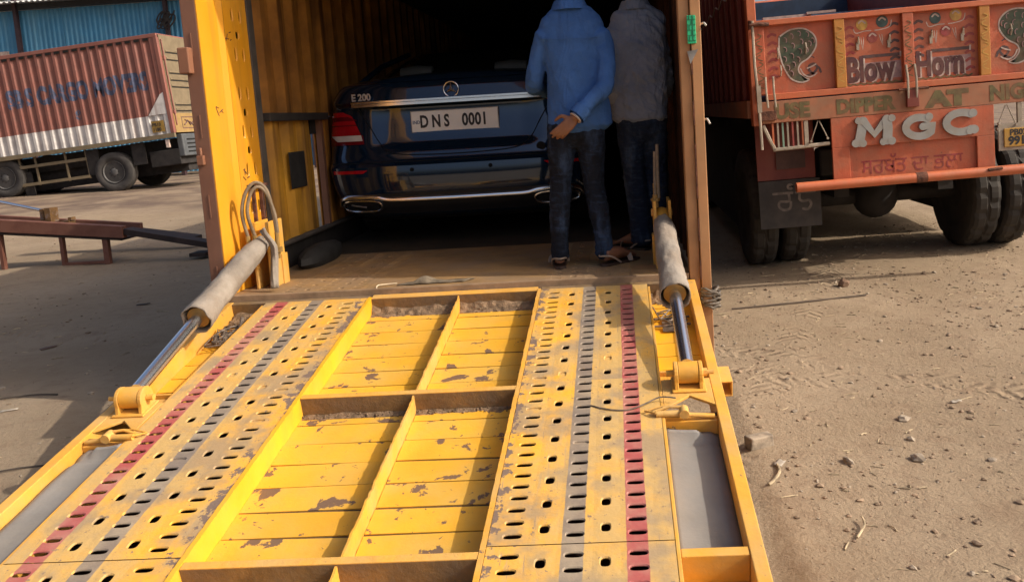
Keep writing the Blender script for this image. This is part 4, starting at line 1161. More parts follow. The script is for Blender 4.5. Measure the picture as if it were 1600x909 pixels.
    brown = mat('brown_leather', (.055, .028, .018), .6, var=.2); pale = mat('pale_leather', (.32, .24, .18), .6)
    sandal(T, (HL[0], HL[1], .0), -.12, brown, pale); sandal(T, (HR[0], HR[1], .0), .75, brown, pale)
def build_man_grey():
    D = G + .03
    T = empty('person', (1.03, .80, D), label='man in a grey shirt and faded blue jeans standing behind the blue shirted man', cat='person', group='men standing in the container opening')
    o = lambda x, y, z: (x - 1.03, y - .80, z - .58)
    b = MB()
    chain(b, [(.0, .0, .72, .12, .07), (.0, .01, .92, .115, .065), (.01, .01, 1.15, .12, .065), (.01, .012, 1.32, .12, .06), (.01, .03, 1.42, .06, .05), (.0, .045, 1.53, .055, .058), (-.01, .055, 1.60, .055, .06)], 18)
    head(b, (-.015, .075, 1.685), 1.0, .3)
    LS = o(.895, .80, 1.93); RS = o(1.165, .83, 1.90)
    LE = o(.868, .76, 1.62); LW = o(.892, .82, 1.435); RE = o(1.20, .90, 1.60); RW = o(1.15, 1.08, 1.50)
    chain(b, [(LS[0] + .03, LS[1], LS[2] - .02, .030), (*LE, .030), (*LW, .029)]); chain(b, [(RS[0] - .03, RS[1], RS[2] - .02, .030), (*RE, .028), (*RW, .028)])
    hand(b, LW, (.14, .10, -.5), (.2, 1, .1), (1, 0, 0), (.35, .40, .45, .5), 1.0)
    hand(b, RW, (-.2, 1, -.1), (-1, 0, .3), (0, 0, -1), (.3, .35, .4, .45), 1.0)
    lh, rh = o(.965, .80, 1.38), o(1.105, .82, 1.38)
    lk, la = o(.972, .78, 1.07), o(1.002, .83, .695); rk, ra = o(1.115, .83, 1.07), o(1.110, .90, .695)
    for h_, k_, a_ in ((lh, lk, la), (rh, rk, ra)): chain(b, [(*h_, .075), (*k_, .05), (*a_, .036), (a_[0], a_[1], .05, .034)])
    HL = (la[0] + .022, la[1] - .045, .018); HR = (ra[0], ra[1] - .05, .018)
    foot(b, HL, -.85); foot(b, HR, .35)
    remeshed(b, .0055, 'body', SKIN, 3, None, T); eyes_hair(T, (-.015, .075, 1.685), .3)
    j = MB(); chain(j, [(.005, .0, .90, .152, .105), (.005, .0, .80, .160, .118), (.005, .0, .72, .148, .11)], 20)
    for h_, k_, a_ in ((lh, lk, la), (rh, rk, ra)):
        chain(j, [(h_[0], h_[1], .80, .086, .105), (h_[0] + .25 * (k_[0] - h_[0]), h_[1], .70, .085, .095), (*k_, .068, .072), ((k_[0] + a_[0]) / 2, (k_[1] + a_[1]) / 2, .32, .070, .074), (a_[0], a_[1], .16, .070, .074), (a_[0], a_[1], .055, .074, .082)], 18, 5)
    remeshed(j, .0085, 'jeans', cloth_mat('faded_denim', (.014, .022, .044), None, wash=((.09, .13, .20), .6)), 4, folds([((8, 8, 20), .005, 3), ((14, 14, 50), .0035, 8)]), T)
    sh = MB()
    chain(sh, [(-.005, -.008, .815, .172, .122), (-.002, -.01, .90, .172, .122), (.008, -.004, 1.03, .170, .118), (.012, .0, 1.18, .176, .116), (.012, .003, 1.30, .172, .102), (.008, .010, 1.375, .176, .090), (.004, .016, 1.42, .158, .080), (.002, .022, 1.455, .120, .074), (.002, .030, 1.478, .085, .064)], 24)
    chain(sh, [(LS[0] + .02, LS[1], LS[2] - .01, .066, .070), (LS[0] - .006, LS[1] - .01, LS[2] - .10, .066, .070), (LE[0], LE[1], LE[2] + .02, .060), (LE[0] + .01, LE[1] + .02, LE[2] - .085, .056)], 16, 5)
    chain(sh, [(RS[0] - .02, RS[1], RS[2] - .01, .066, .068), (*RE, .056), (*RW, .042)], 16, 5)
    grey = cloth_mat('grey_chambray', (.22, .25, .32), None)
    remeshed(sh, .0075, 'shirt', grey, 3, folds([((6, 6, 9), .009, 5), ((13, 13, 22), .0065, 1), ((28, 28, 40), .0025, 9)]), T)
    cl = MB(); rings = []
    for z, k in ((1.458, 1.22), (1.488, 1.14), (1.516, 1.08), (1.513, 1.18), (1.486, 1.36), (1.458, 1.5)):
        rings.append([(.002 + .070 * k * cos(a), .03 + .066 * k * sin(a), z - .018 * sstep(-.2, 1, sin(a))) for a in [2 * pi * q / 28 for q in range(28)]])
    put('collar', cl.loft(rings, cap=False), grey, T, smooth=True)
    c = Vector(LE) + Vector((.010, .02, -.075))
    put('cuff', MB().tube([c + Vector((0, 0, .035)), c + Vector((.002, .004, -.02)), c + Vector((.004, .008, -.05))], [.064, .066, .060], 20, cap=False), mat('pale_cuff', (.28, .28, .28), .8), T, smooth=True)
    black = mat('black_leather', (.012, .010, .009), .55); pale = mat('pale_leather', (.32, .24, .18), .6)
    sandal(T, (HL[0], HL[1], .0), -.85, black, pale); sandal(T, (HR[0], HR[1], .0), .35, black, pale)
build_man_blue(); build_man_grey()

# ------------------------------------------------------------------ orange tipper lorry parked on the right, seen from behind
M_or = mat('orange_lorry_paint', (.52, .098, .036), .5, var=.10, vscale=4, dust=((.33, .14, .075), .7, 5), chips=((.16, .06, .035), .69, 18), streak=((.27, .06, .03), .5, 8), bump=(.25, 30))
M_ord = mat('orange_frame_paint', (.55, .120, .042), .5, var=.10, vscale=4, dust=((.38, .18, .09), .45, 7), bump=(.15, 30))
M_plk = mat('faded_orange_board', (.40, .125, .055), .75, var=.15, vscale=7, dust=((.27, .17, .10), .7, 6))
M_dred = mat('dark_red_paint', (.20, .022, .013), .5, var=.2, vscale=5, dust=((.14, .05, .03), .6, 5), bump=(.3, 15))
M_ochre = mat('ochre_paint', (.48, .20, .035), .6, var=.12)
M_ptred = mat('painted_crimson', (.28, .030, .035), .6, var=.2, vscale=20, dust=((.34, .13, .065), .38, 9))
M_ptmar = mat('painted_maroon', (.045, .010, .022), .6, var=.3, vscale=20, dust=((.34, .13, .065), .38, 9))
M_ptgreen = mat('painted_green', (.018, .07, .040), .5, var=.25, vscale=20, dust=((.34, .13, .065), .38, 9))
M_ptwhite = mat('painted_white', (.55, .46, .40), .6, var=.2, vscale=20, dust=((.34, .13, .065), .38, 9))
M_ptgrey = mat('painted_lilac', (.34, .22, .22), .6, var=.2, vscale=14, dust=((.34, .13, .065), .38, 9))
M_ptyel = mat('painted_yellow', (.55, .33, .06), .5, var=.2, vscale=20, dust=((.34, .13, .065), .38, 9))
M_ptolive = mat('painted_olive', (.105, .10, .035), .7, var=.3, vscale=14, dust=((.34, .13, .065), .38, 9))
M_ptdk = mat('painted_dark', (.055, .035, .04), .6, var=.3, vscale=20, dust=((.34, .13, .065), .38, 9))
M_silver = mat('silver_letters', (.31, .32, .31), .45, .1, var=.1, dust=((.30, .24, .18), .6, 9))
M_plate = mat('amber_plate', (.50, .26, .02), .5, var=.1, dust=((.25, .16, .08), .6, 8))
M_bwhite = mat('dirty_white_bar', (.42, .36, .28), .6, var=.2, dust=((.25, .18, .12), .6, 15))
def circle(cx, cz, r, n=20): return [(cx + r * cos(2 * pi * k / n), cz + r * sin(2 * pi * k / n)) for k in range(n)]
def flat(poly, y0, d=.002): return MB().prism(poly, 'y', y0 - d, y0)
def bez(pts, n=6): return [(p.x, p.y) for p in [Vector((q.x, q.y)) for q in smooth_path([(a, b, 0) for a, b in pts], n)]]
def build_lorry():
    gx = 3.13
    zg = gz(gx, 3.0)
    T = empty('lorry', (gx, 2.0, 0), (0, -.028, 0), label='orange painted tipper lorry with Blow Horn on its tailboard parked beside the carrier', cat='lorry')
    HW = 1.17
    z0, z1 = 1.485, 2.075            # tailboard
    # ---- tailboard: sheet set back, frame proud of it
    TB = put('tailboard', MB().box(-HW + .02, HW - .02, .045, .060, z0 + .04, z1 - .03), M_or, T)
    put('tail_rail', MB().box(-HW + .0, HW - .0, .0, .055, z1 - .036, z1 + .004), M_ord, TB, bevel=.004)
    put('tail_rail', MB().box(-HW + .10, HW - .10, .002, .055, z0, z0 + .046), M_ord, TB, bevel=.004)
    posts = [(-1.145, -1.065, M_or), (-.545, -.470, M_ochre), (-.045, .035, M_or), (.515, .590, M_ochre), (1.065, 1.145, M_or)]
    for a, b, m in posts:
        put('tail_post', MB().box(a, b, .004, .0445, z0 + .047, z1 - .0365), m, TB, bevel=.004)
        rnd = random.Random(int(a * 100)); c = (a + b) / 2; ln = []
        for k in range(9):
            z = z0 + .09 + k * .052
            if z > z1 - .09: break
            s = 1 if k % 2 else -1
            ln.append(bez([(c - .020 * s, z), (c + .014 * s, z + .016), (c + .020 * s, z + .030), (c - .004 * s, z + .042)], 3))
        mb = MB(); strokes(mb, ln, .0065, .0042, .001, 3); put('painted_scroll', mb, M_ptolive if m is M_or else M_ptyel, TB)
    yb = .0448
    # painted curls at the panel edges
    def ticks(x, m, n=6, w=.055, zs=.075):
        ln = []
        for k in range(n):
            z = z1 - .11 - k * zs * .82; ln.append(bez([(x - w / 2, z - .006), (x, z + .010), (x + w / 2, z + .0)], 3))
        mb = MB(); strokes(mb, ln, .020, yb, .0008, 3); put('painted_tick', mb, m, TB)
    ticks(-1.0, M_ptred); ticks(-.425, M_ptred, 6); ticks(-.095, M_ptdk, 5); ticks(.085, M_ptdk, 6); ticks(.455, M_ptred, 7); ticks(1.0, M_ptred)
    # paisley with a peacock head, one on each outer panel (mirrored)
    for s in (-1, 1):
        cx = s * .80; cz = 1.80
        def X(p): return [(cx - s * 0 + s * -1 * a, cz + b) for a, b in p] if s < 0 else [(cx - a, cz + b) for a, b in p]
        def Q(p): return [((cx + a) if s < 0 else (cx - a), cz + b) for a, b in p]
        pz = bez([(-.145, .150), (-.06, .195), (.04, .195), (.115, .14), (.125, .06), (.07, -.02), (.005, -.06), (-.015, -.11), (.02, -.165), (.06, -.185), (.0, -.200), (-.075, -.165), (-.125, -.07), (-.150, .04), (-.145, .150)], 5)[:-1]
        put('painted_paisley', flat(Q(pz), yb), M_ptgreen, TB)
        mb = MB(); strokes(mb, [Q(pz + [pz[0]])], .011, yb - .002, .0008, 3); put('painted_outline', mb, M_ptwhite, TB)
        sp = []
        rnd = random.Random(3)
        for a, b in ((-.105, .12), (-.055, .145), (.0, .160), (.06, .15), (-.11, .05), (-.05, .075), (.015, .10), (.075, .08), (-.115, -.02), (-.06, .0), (.0, .03), (.05, .035), (-.095, -.085), (-.05, -.065), (-.015, -.03), (-.07, -.13), (.10, .10)):
            sp.append(Q([(a + .014 * cos(t), b + .020 * sin(t)) for t in [-.9 + .35 * k for k in range(9)]]))
        mb = MB(); strokes(mb, sp, .006, yb - .003, .0008, 3); put('painted_feather', mb, M_ptgrey, TB)
        mb = MB(); strokes(mb, [Q(bez([(.02, -.165), (.06, -.150), (.10, -.135), (.125, -.10), (.105, -.07), (.07, -.08), (.065, -.115), (.095, -.145)], 4)), Q([(.105, -.075), (.14, -.105), (.15, -.135)])], .017, yb - .001, .0008, 3); put('painted_neck', mb, M_ptdk, TB)
        mb = MB(); strokes(mb, [Q(bez([(.0, -.10), (.02, -.14), (.06, -.165), (.10, -.155), (.12, -.14)], 4)), Q([(.05, -.10), (.085, -.09), (.115, -.075)])], .010, yb - .003, .0008, 3); put('painted_outline', mb, M_ptwhite, TB)
        mb = MB(); strokes(mb, [Q([(.045, -.02), (.09, -.015), (.105, -.025)])], .010, yb, .0008, 3); put('painted_brow', mb, M_ptdk, TB)
        # small welded hooks
        mb = MB()
        for a, b in ((.045, .05), (-.165, .03), (-.15, -.10)):
            q = Q([(a, b)])[0]; mb.tube([(q[0], yb - .004, q[1] - .04), (q[0] + .002, yb - .022, q[1]), (q[0], yb - .012, q[1] + .04)], .006, 6)
        put('lashing_hook', mb, M_bwhite, TB, smooth=True)
    # coloured balls, hooks, curls
    for c, cols in ((-.255, (M_ptyel, M_ptdkg)), (.285, (M_ptdkg, M_ptyel))):
        k = 1 if c < 0 else -1
        for (dx, dz, m, r) in ((-.075, .185, cols[0], .042), (.075, .195, cols[1], .044), (.0, .085, M_ptred, .040)):
            put('painted_ball', flat(circle(c + dx, 1.80 + dz, r), yb), m, TB)
            mb = MB(); strokes(mb, [bez([(c + dx - .022, 1.80 + dz + .012), (c + dx, 1.80 + dz + .028), (c + dx + .024, 1.80 + dz + .010)], 4)], .012, yb - .002, .0008, 4); put('painted_glint', mb, M_ptwhite, TB)
        mb = MB(); strokes(mb, [bez([(c - .14, 1.80 + .16), (c - .12, 1.80 + .125), (c - .06, 1.80 + .135), (c - .01, 1.80 + .135)], 4), bez([(c + .02, 1.80 + .135), (c + .07, 1.80 + .138), (c + .13, 1.80 + .155), (c + .145, 1.80 + .20)], 4)], .007, yb, .0008, 3); put('painted_curl', mb, M_ptwhite, TB)
        mb = MB()
        for dx in (-.115, .115):
            mb.box(c + dx - .010, c + dx + .010, yb - .014, yb, 1.80 + .0, 1.80 + .055); mb.tube([(c + dx, yb - .012, 1.80 + .05), (c + dx + .004, yb - .026, 1.80 + .085), (c + dx + .008, yb - .010, 1.80 + .10), (c + dx + .016, yb - .004, 1.80 + .04)], .006, 6)
        put('lashing_hook', mb, M_bwhite, TB, smooth=True)
        mb = MB(); strokes(mb, [bez([(c - .085, 1.80 + .09), (c - .075, 1.80 + .0), (c - .065, 1.80 + .09)], 2), bez([(c + .05, 1.80 + .10), (c + .075, 1.80 + .02), (c + .07, 1.80 + .10)], 2)], .005, yb, .0008, 3); put('painted_curl', mb, M_ptwhite, TB)
    # Blow / Horn in shadowed lettering with a bar above and a scalloped line below
    for word, x, w in (('Blow', -.462, .68), ('Horn', .050, .655)):
        put('painted_ground', flat([(x + .10, 1.575), (x + .41, 1.575), (x + .41, 1.70), (x + .12, 1.70)], yb, .0008), M_ptgrey, TB)
        text('painted_shadow', word, .255, M_ptwhite, TB, (x + .013, yb - .0012, 1.562), weight=.008, sx=w, depth=.0008)
        text('painted_word', word, .255, M_ptmar, TB, (x, yb - .0024, 1.570), weight=.010, sx=w, depth=.0010)
        put('painted_bar', flat([(x + .13, 1.735), (x + .40, 1.735), (x + .41, 1.758), (x + .12, 1.758)], yb), M_ptdk, TB)
        put('painted_glint', flat([(x + .40, 1.728), (x + .412, 1.728), (x + .414, 1.766), (x + .402, 1.766)], yb - .0022, .0008), M_ptwhite, TB)
        ln = []
        for k in range(8): ln.append(bez([(x + .0 + k * .052, 1.553), (x + .026 + k * .052, 1.541), (x + .052 + k * .052, 1.553)], 3))
        mb = MB(); strokes(mb, ln, .012, yb, .0008, 3); put('painted_scallop', mb, M_ptolive, TB)
    # ---- side walls, corner posts, floor, headboard
    LEN = 5.6; zt = 2.95
    for s in (-1, 1):
        a, b = sorted((s * HW, s * (HW - .03)))
        S = put('side_board', MB().box(a, b, .11, LEN, 1.44, zt), M_dred, T)
        rb = MB()
        k = 0; y = .30
        while y < LEN:
            a2, b2 = sorted((s * HW, s * (HW + .030))); rb.box(a2, b2, y, y + .05, 1.50, zt - .02); y += .36
        put('side_rib', rb, M_dred, S, bevel=.003)
        a2, b2 = sorted((s * (HW + .001), s * (HW + .034)))
        put('side_sill', MB().box(a2, b2, .115, LEN, 1.36, 1.495), M_plk, S)
        ch = [(s * (HW + .035), .14 + .25 * k, 2.32 - .05 * (k % 2) + .10 * (1 - k / 18)) for k in range(20)]
        put('side_chain', MB().tube(smooth_path(ch, 3), .006, 5), M_bwhite, S, smooth=True)
        a, b = sorted((s * (HW - .055), s * (HW + .012)))
        put('corner_post', MB().box(a, b, .005, .105, 1.30, zt), M_ord, T, bevel=.005)
        # long hinge rods and latches at the corner
        mb = MB()
        mb.tube([(s * 1.150, -.018, 2.08), (s * 1.152, -.024, 1.75), (s * 1.138, -.024, 1.45), (s * 1.135, -.020, 1.12)], .011, 6)
        mb.box(*sorted((s * 1.118, s * 1.150)), -.034, -.004, 1.40, 1.60)
        for x in (1.075, 1.018): mb.tube([(s * x, -.008, 1.66), (s * (x + .004), -.03, 1.55), (s * (x - .004), -.024, 1.43)], .008, 6)
        put('tail_latch', mb, M_bwhite, T, smooth=True)
        mb = MB().cyl((s * 1.165, -.01, 2.02), (s * 1.165, -.01, 2.085), .014, 8).tube([(s * 1.03, -.005, 2.045), (s * 1.10, -.03, 2.05), (s * 1.17, -.012, 2.05)], .016, 8)
        put('hinge_pin', mb, M_rust, T, smooth=True)
        put('hinge_block', MB().box(*sorted((s * 1.01, s * 1.145)), -.022, .003, 1.335, 1.405), M_rust, T, bevel=.004)
    put('body_floor', MB().box(-HW + .03, HW - .03, .065, LEN, 1.40, 1.44), M_or, T)
    hb = put('headboard', MB().box(-HW + .031, HW - .031, LEN - .06, LEN, 1.441, zt - .1), mat('navy_board', (.012, .030, .065), .6, var=.2), T)
    # blue slab of cargo lying in the body
    cb = put('cargo_cover', MB().box(-1.10, .9, 2.6, 4.9, 1.442, 2.34).box(-1.06, .86, 2.55, 2.599, 1.50, 2.27), mat('navy_sheet', (.010, .026, .060), .55, var=.25, vscale=3, bump=(.3, 6)), T, bevel=.02)
    put('cargo_strip', MB().box(-.60, -.10, 2.53, 2.5985, 2.30, 2.345).box(-.15, .15, 2.5, 2.53, 2.335, 2.36), M_ptwhite, cb)
    # centre hinge straps
    mb = MB()
    for x in (-.035, .028): mb.tube([(x, -.004, 1.66), (x + .003, -.024, 1.56), (x, -.03, 1.46), (x + .002, -.02, 1.41)], .009, 6)
    put('tail_latch', mb, M_bwhite, T, smooth=True)
    put('hinge_block', MB().box(-.045, .045, -.028, .003, 1.345, 1.476), M_dred, T, bevel=.004)
    put('hinge_block', MB().cyl((-.10, -.02, 1.478), (.12, -.02, 1.478), .010, 8), M_rust, T)
    # ---- lettered board under the tailboard
    pb = put('lettered_board', MB().box(-HW + .03, HW - .03, .004, .05, 1.312, 1.476), M_plk, T, bevel=.004)
    text('painted_word', 'USE', .150, M_ptolive, pb, (-1.02, .0035, 1.345), weight=.008, sx=1.05, depth=.0012)
    text('painted_word', 'DIPPER', .140, M_ptolive, pb, (-.56, .0035, 1.345), weight=.008, sx=.98, depth=.0012)
    text('painted_word', 'AT', .150, M_ptolive, pb, (.12, .0035, 1.337), weight=.012, sx=1.5, depth=.0012)
    text('painted_word', 'NIGHT', .150, M_ptolive, pb, (.57, .0035, 1.345), weight=.008, sx=.98, depth=.0012)
    # ---- name panel with raised letters
    np_ = put('name_panel', MB().box(-.605, .600, .006, .030, 1.085, 1.3105).box(-.605, -.475, .006, .030, .80, 1.0845).box(.470, .600, .006, .030, .80, 1.0845), M_or, T, bevel=.003)
    put('panel_sheet', MB().box(-.4748, .4698, .032, .045, .78, 1.0848), M_or, np_)
    Mx = MB(); zc = 1.2; 
    def bulb(mb, pts, w, ends, y):  # fat stroke with round bulbs at its ends
        strokes(mb, [pts], w, y, .028)
        for k, (x, z, r) in enumerate(ends): mb.prism(circle(x, z, r, 14), 'y', y - .0011 - .0003 * k, y + .0275)
    bulb(Mx, [(-.405, 1.115), (-.385, 1.20), (-.370, 1.268)], .070, [(-.432, 1.108, .030), (-.378, 1.104, .028), (-.405, 1.276, .026)], -.012)
    bulb(Mx, [(-.365, 1.270), (-.290, 1.165), (-.200, 1.270)], .056, [], -.0135)
    bulb(Mx, [(-.195, 1.268), (-.190, 1.20), (-.198, 1.115)], .070, [(-.228, 1.104, .027), (-.165, 1.106, .030), (-.158, 1.276, .027)], -.015)
    put('raised_letter', Mx, M_silver, np_)
    def arcp(cx, cz, rx, rz, a0, a1, n=16): return [(cx + rx * cos(radians(a0 + (a1 - a0) * k / n)), cz + rz * sin(radians(a0 + (a1 - a0) * k / n))) for k in range(n + 1)]
    g = MB(); strokes(g, [arcp(.045, 1.192, .102, .070, 52, 322), [(.128, 1.150), (.150, 1.196), (.070, 1.192)]], .056, -.012, .028)
    for k, (x, z, r) in enumerate(((.118, 1.262, .029), )): g.prism(circle(x, z, r, 14), 'y', -.0135, .0155)
    put('raised_letter', g, M_silver, np_)
    cm = MB(); strokes(cm, [arcp(.355, 1.200, .112, .072, 50, 310)], .056, -.012, .028)
    for k, (x, z, r) in enumerate(((.440, 1.262, .031), (.446, 1.140, .033), (.412, 1.130, .026))): cm.prism(circle(x, z, r, 14), 'y', -.0135 - .0003 * k, .0155)
    put('raised_letter', cm, M_silver, np_)
    text('painted_word', 'ਸਰਬੱਤ ਦਾ ਭਲਾ', .165, M_ptred, np_, (-.385, .0315, .865), weight=.0, sx=.88, depth=.0012)
    # ---- pipe bumper
    bp = put('pipe_bumper', MB().tube([(-.905, -.065, .818), (1.25, -.065, .820)], .037, 20), M_ord, T, smooth=True)
    put('pipe_clamp', MB().tube([(-.02, -.065, .8185), (.06, -.065, .8185)], .0395, 14).tube([(.50, -.10, .835), (.60, -.10, .842)], .012, 8), M_rust, bp)
    # ---- slatted grille and bracing left and right of the name panel
    for s in (-1, 1):
        fr = MB().tube(smooth_path([(s * 1.11, .02, 1.30), (s * 1.04, .02, 1.135), (s * 1.00, .02, 1.112), (s * .62, .02, 1.125)], 5), .015, 6).box(*sorted((s * .775, s * .805)), .008, .03, 1.12, 1.311)
        g = put('side_grille', fr, M_bwhite, T, smooth=True)
        cols = [M_ord, M_bwhite, mat('pale_green_bar', (.20, .30, .22), .6), M_bwhite, M_ptred, M_bwhite, M_ord]
        if s < 0:
            for k in range(7):
                x = -1.045 + k * .037
                put('grille_slat', MB().box(x, x + .013, .012, .026, 1.125, 1.3105), cols[k], g)
        wr = MB()
        wr.tube([(s * .70, .015, 1.30), (s * .76, .01, 1.15)], .004, 5).tube([(s * .69, .015, 1.30), (s * .635, .01, 1.17)], .004, 5)
        wr.cyl((s * .635, -.005, 1.165), (s * .635, .02, 1.165), .009, 8).cyl((s * .76, -.005, 1.15), (s * .76, .02, 1.15), .009, 8)
        put('brace_wire', wr, M_bwhite, T)
    rp = put('number_plate', MB().box(.665, .955, -.006, .004, .985, 1.125), M_plate, T, bevel=.004)
    text('plate_letters', 'PB02', .062, M_ink, rp, (.705, -.0065, 1.072), weight=.0016, depth=.001)
    text('plate_letters', '9911', .085, M_ink, rp, (.695, -.0065, 1.003), weight=.0035, depth=.001)
    put('plate_board', MB().box(.63, .975, .006, .022, .96, 1.16), M_bwhite, T)
    # ---- mud flaps, chassis, axles, wheels
    for s in (-1,):
        fl = put('mud_flap', MB().box(*sorted((s * .63, s * 1.12)), .34, .350, .455, .84), mat('black_mud_flap', (.030, .028, .028), .7, var=.2, dust=((.07, .055, .045), .6, 6)), T)
        put('flap_holder', MB().box(*sorted((s * .66, s * 1.12)), .352, .372, .845, 1.30), M_dred, T)
        put('flap_board', MB().box(*sorted((s * .74, s * .97)), .330, .338, .93, 1.07), mat('dark_board', (.09, .045, .035), .7, var=.2), T)
        fp = MB(); ox, oz, k = -.985, .58, 1.0
        def gp(p): return [(ox + a * k, oz + b * k) for a, b in p]
        strokes(fp, [gp([(-.02, .155), (.13, .155)]), gp([(.16, .155), (.31, .155)]),
                     gp(bez([(.10, .155), (.10, .09), (.03, .088), (.02, .05), (.055, .02), (.105, .03), (.115, .08)], 5)),
                     gp(bez([(.19, .155), (.185, .10), (.215, .08), (.26, .085), (.275, .05), (.25, .015), (.21, .02)], 5)),
                     gp(circle(.115, .205, .018, 12) + [(.133, .205)])], .020, .3395, .0008, 4)
        put('painted_word', fp, mat('faded_paint', (.16, .135, .115), .7, var=.25, vscale=15), fl)
    put('shade_beam', MB().box(-.60, .70, .45, .62, .84, 1.06), M_dark, T, bevel=.02)  # dark box added to blacken the gap under the tail
    put('under_tank', MB().cyl((-.15, 1.6, .72), (-.15, 2.4, .72), .20, 18).cyl((.28, 1.5, .75), (.28, 2.2, .75), .17, 18), M_dark, T, smooth=True)
    put('shade_block', MB().box(-1.12, -.75, 1.75, 5.4, .28, 1.34), M_dark, T, bevel=.02); put('shade_block', MB().box(.80, 1.12, 1.62, 5.4, .30, 1.34), M_dark, T, bevel=.02)  # added dark boxes: one fills the side gap, one keeps sun off the ground
    ch = MB()
    for x in (-.42, .34): ch.box(x, x + .08, .06, 5.9, 1.02, 1.30)
    ch.box(-.34, .34, .3, .42, 1.05, 1.28).box(-.34, .34, 1.9, 2.0, 1.05, 1.28)
    put('chassis_frame', ch, M_dark, T)
    ax = MB().cyl((-.95, 1.02, zg + .50), (.95, 1.02, zg + .50), .075, 14); ell(ax, (0, 1.02, zg + .50), (.20, .20, .21)); ax.cyl((0, 1.0, zg + .5), (0, 1.25, zg + .52), .16, 16)
    put('axle', ax, M_dark, T, smooth=True)
    put('spring_block', MB().box(-.48, -.36, .5, 1.55, zg + .56, zg + .66).box(.36, .48, .5, 1.55, zg + .56, zg + .66), M_dark, T)
    for s in (-1, 1):
        for k, xx in enumerate((.775, 1.045)):
            R0 = .515
            zz = gz(gx + s * xx, 3.0) - s * xx * .028 + R0 - .012
            w = put('wheel', tyre_mb(R0, .235, 72, .016), mat('dusty_tyre', (.028, .025, .022), .85, var=.3, dust=((.10, .08, .058), .8, 7) if s > 0 else ((.05, .04, .03), .5, 9)), T, loc=(s * xx, 1.02, zz))
            put('rim', MB().lathe([(-.09, .05), (-.08, .27), (-.05, .31), (.05, .31), (.08, .27), (.09, .05)], 'x', (0, 0, 0), 24), M_dark, w, smooth=True)
            w2 = put('wheel', tyre_mb(R0, .235, 40), M_black, T, loc=(s * .93, 5.2, zz), smooth=True) if k == 0 else None
    tk = put('fuel_tank', MB().cyl((-.55, 2.2, zg + .62), (-.55, 2.9, zg + .62), .24, 20), M_dark, T, smooth=True)
    cb = MB().box(-1.12, 1.12, LEN + .12, LEN + 1.9, .75, 2.9); put('cab', cb, M_or, T, bevel=.06)
    return T
M_ptdkg = mat('painted_bottle_green', (.05, .085, .075), .45, var=.2, vscale=20)
build_lorry()

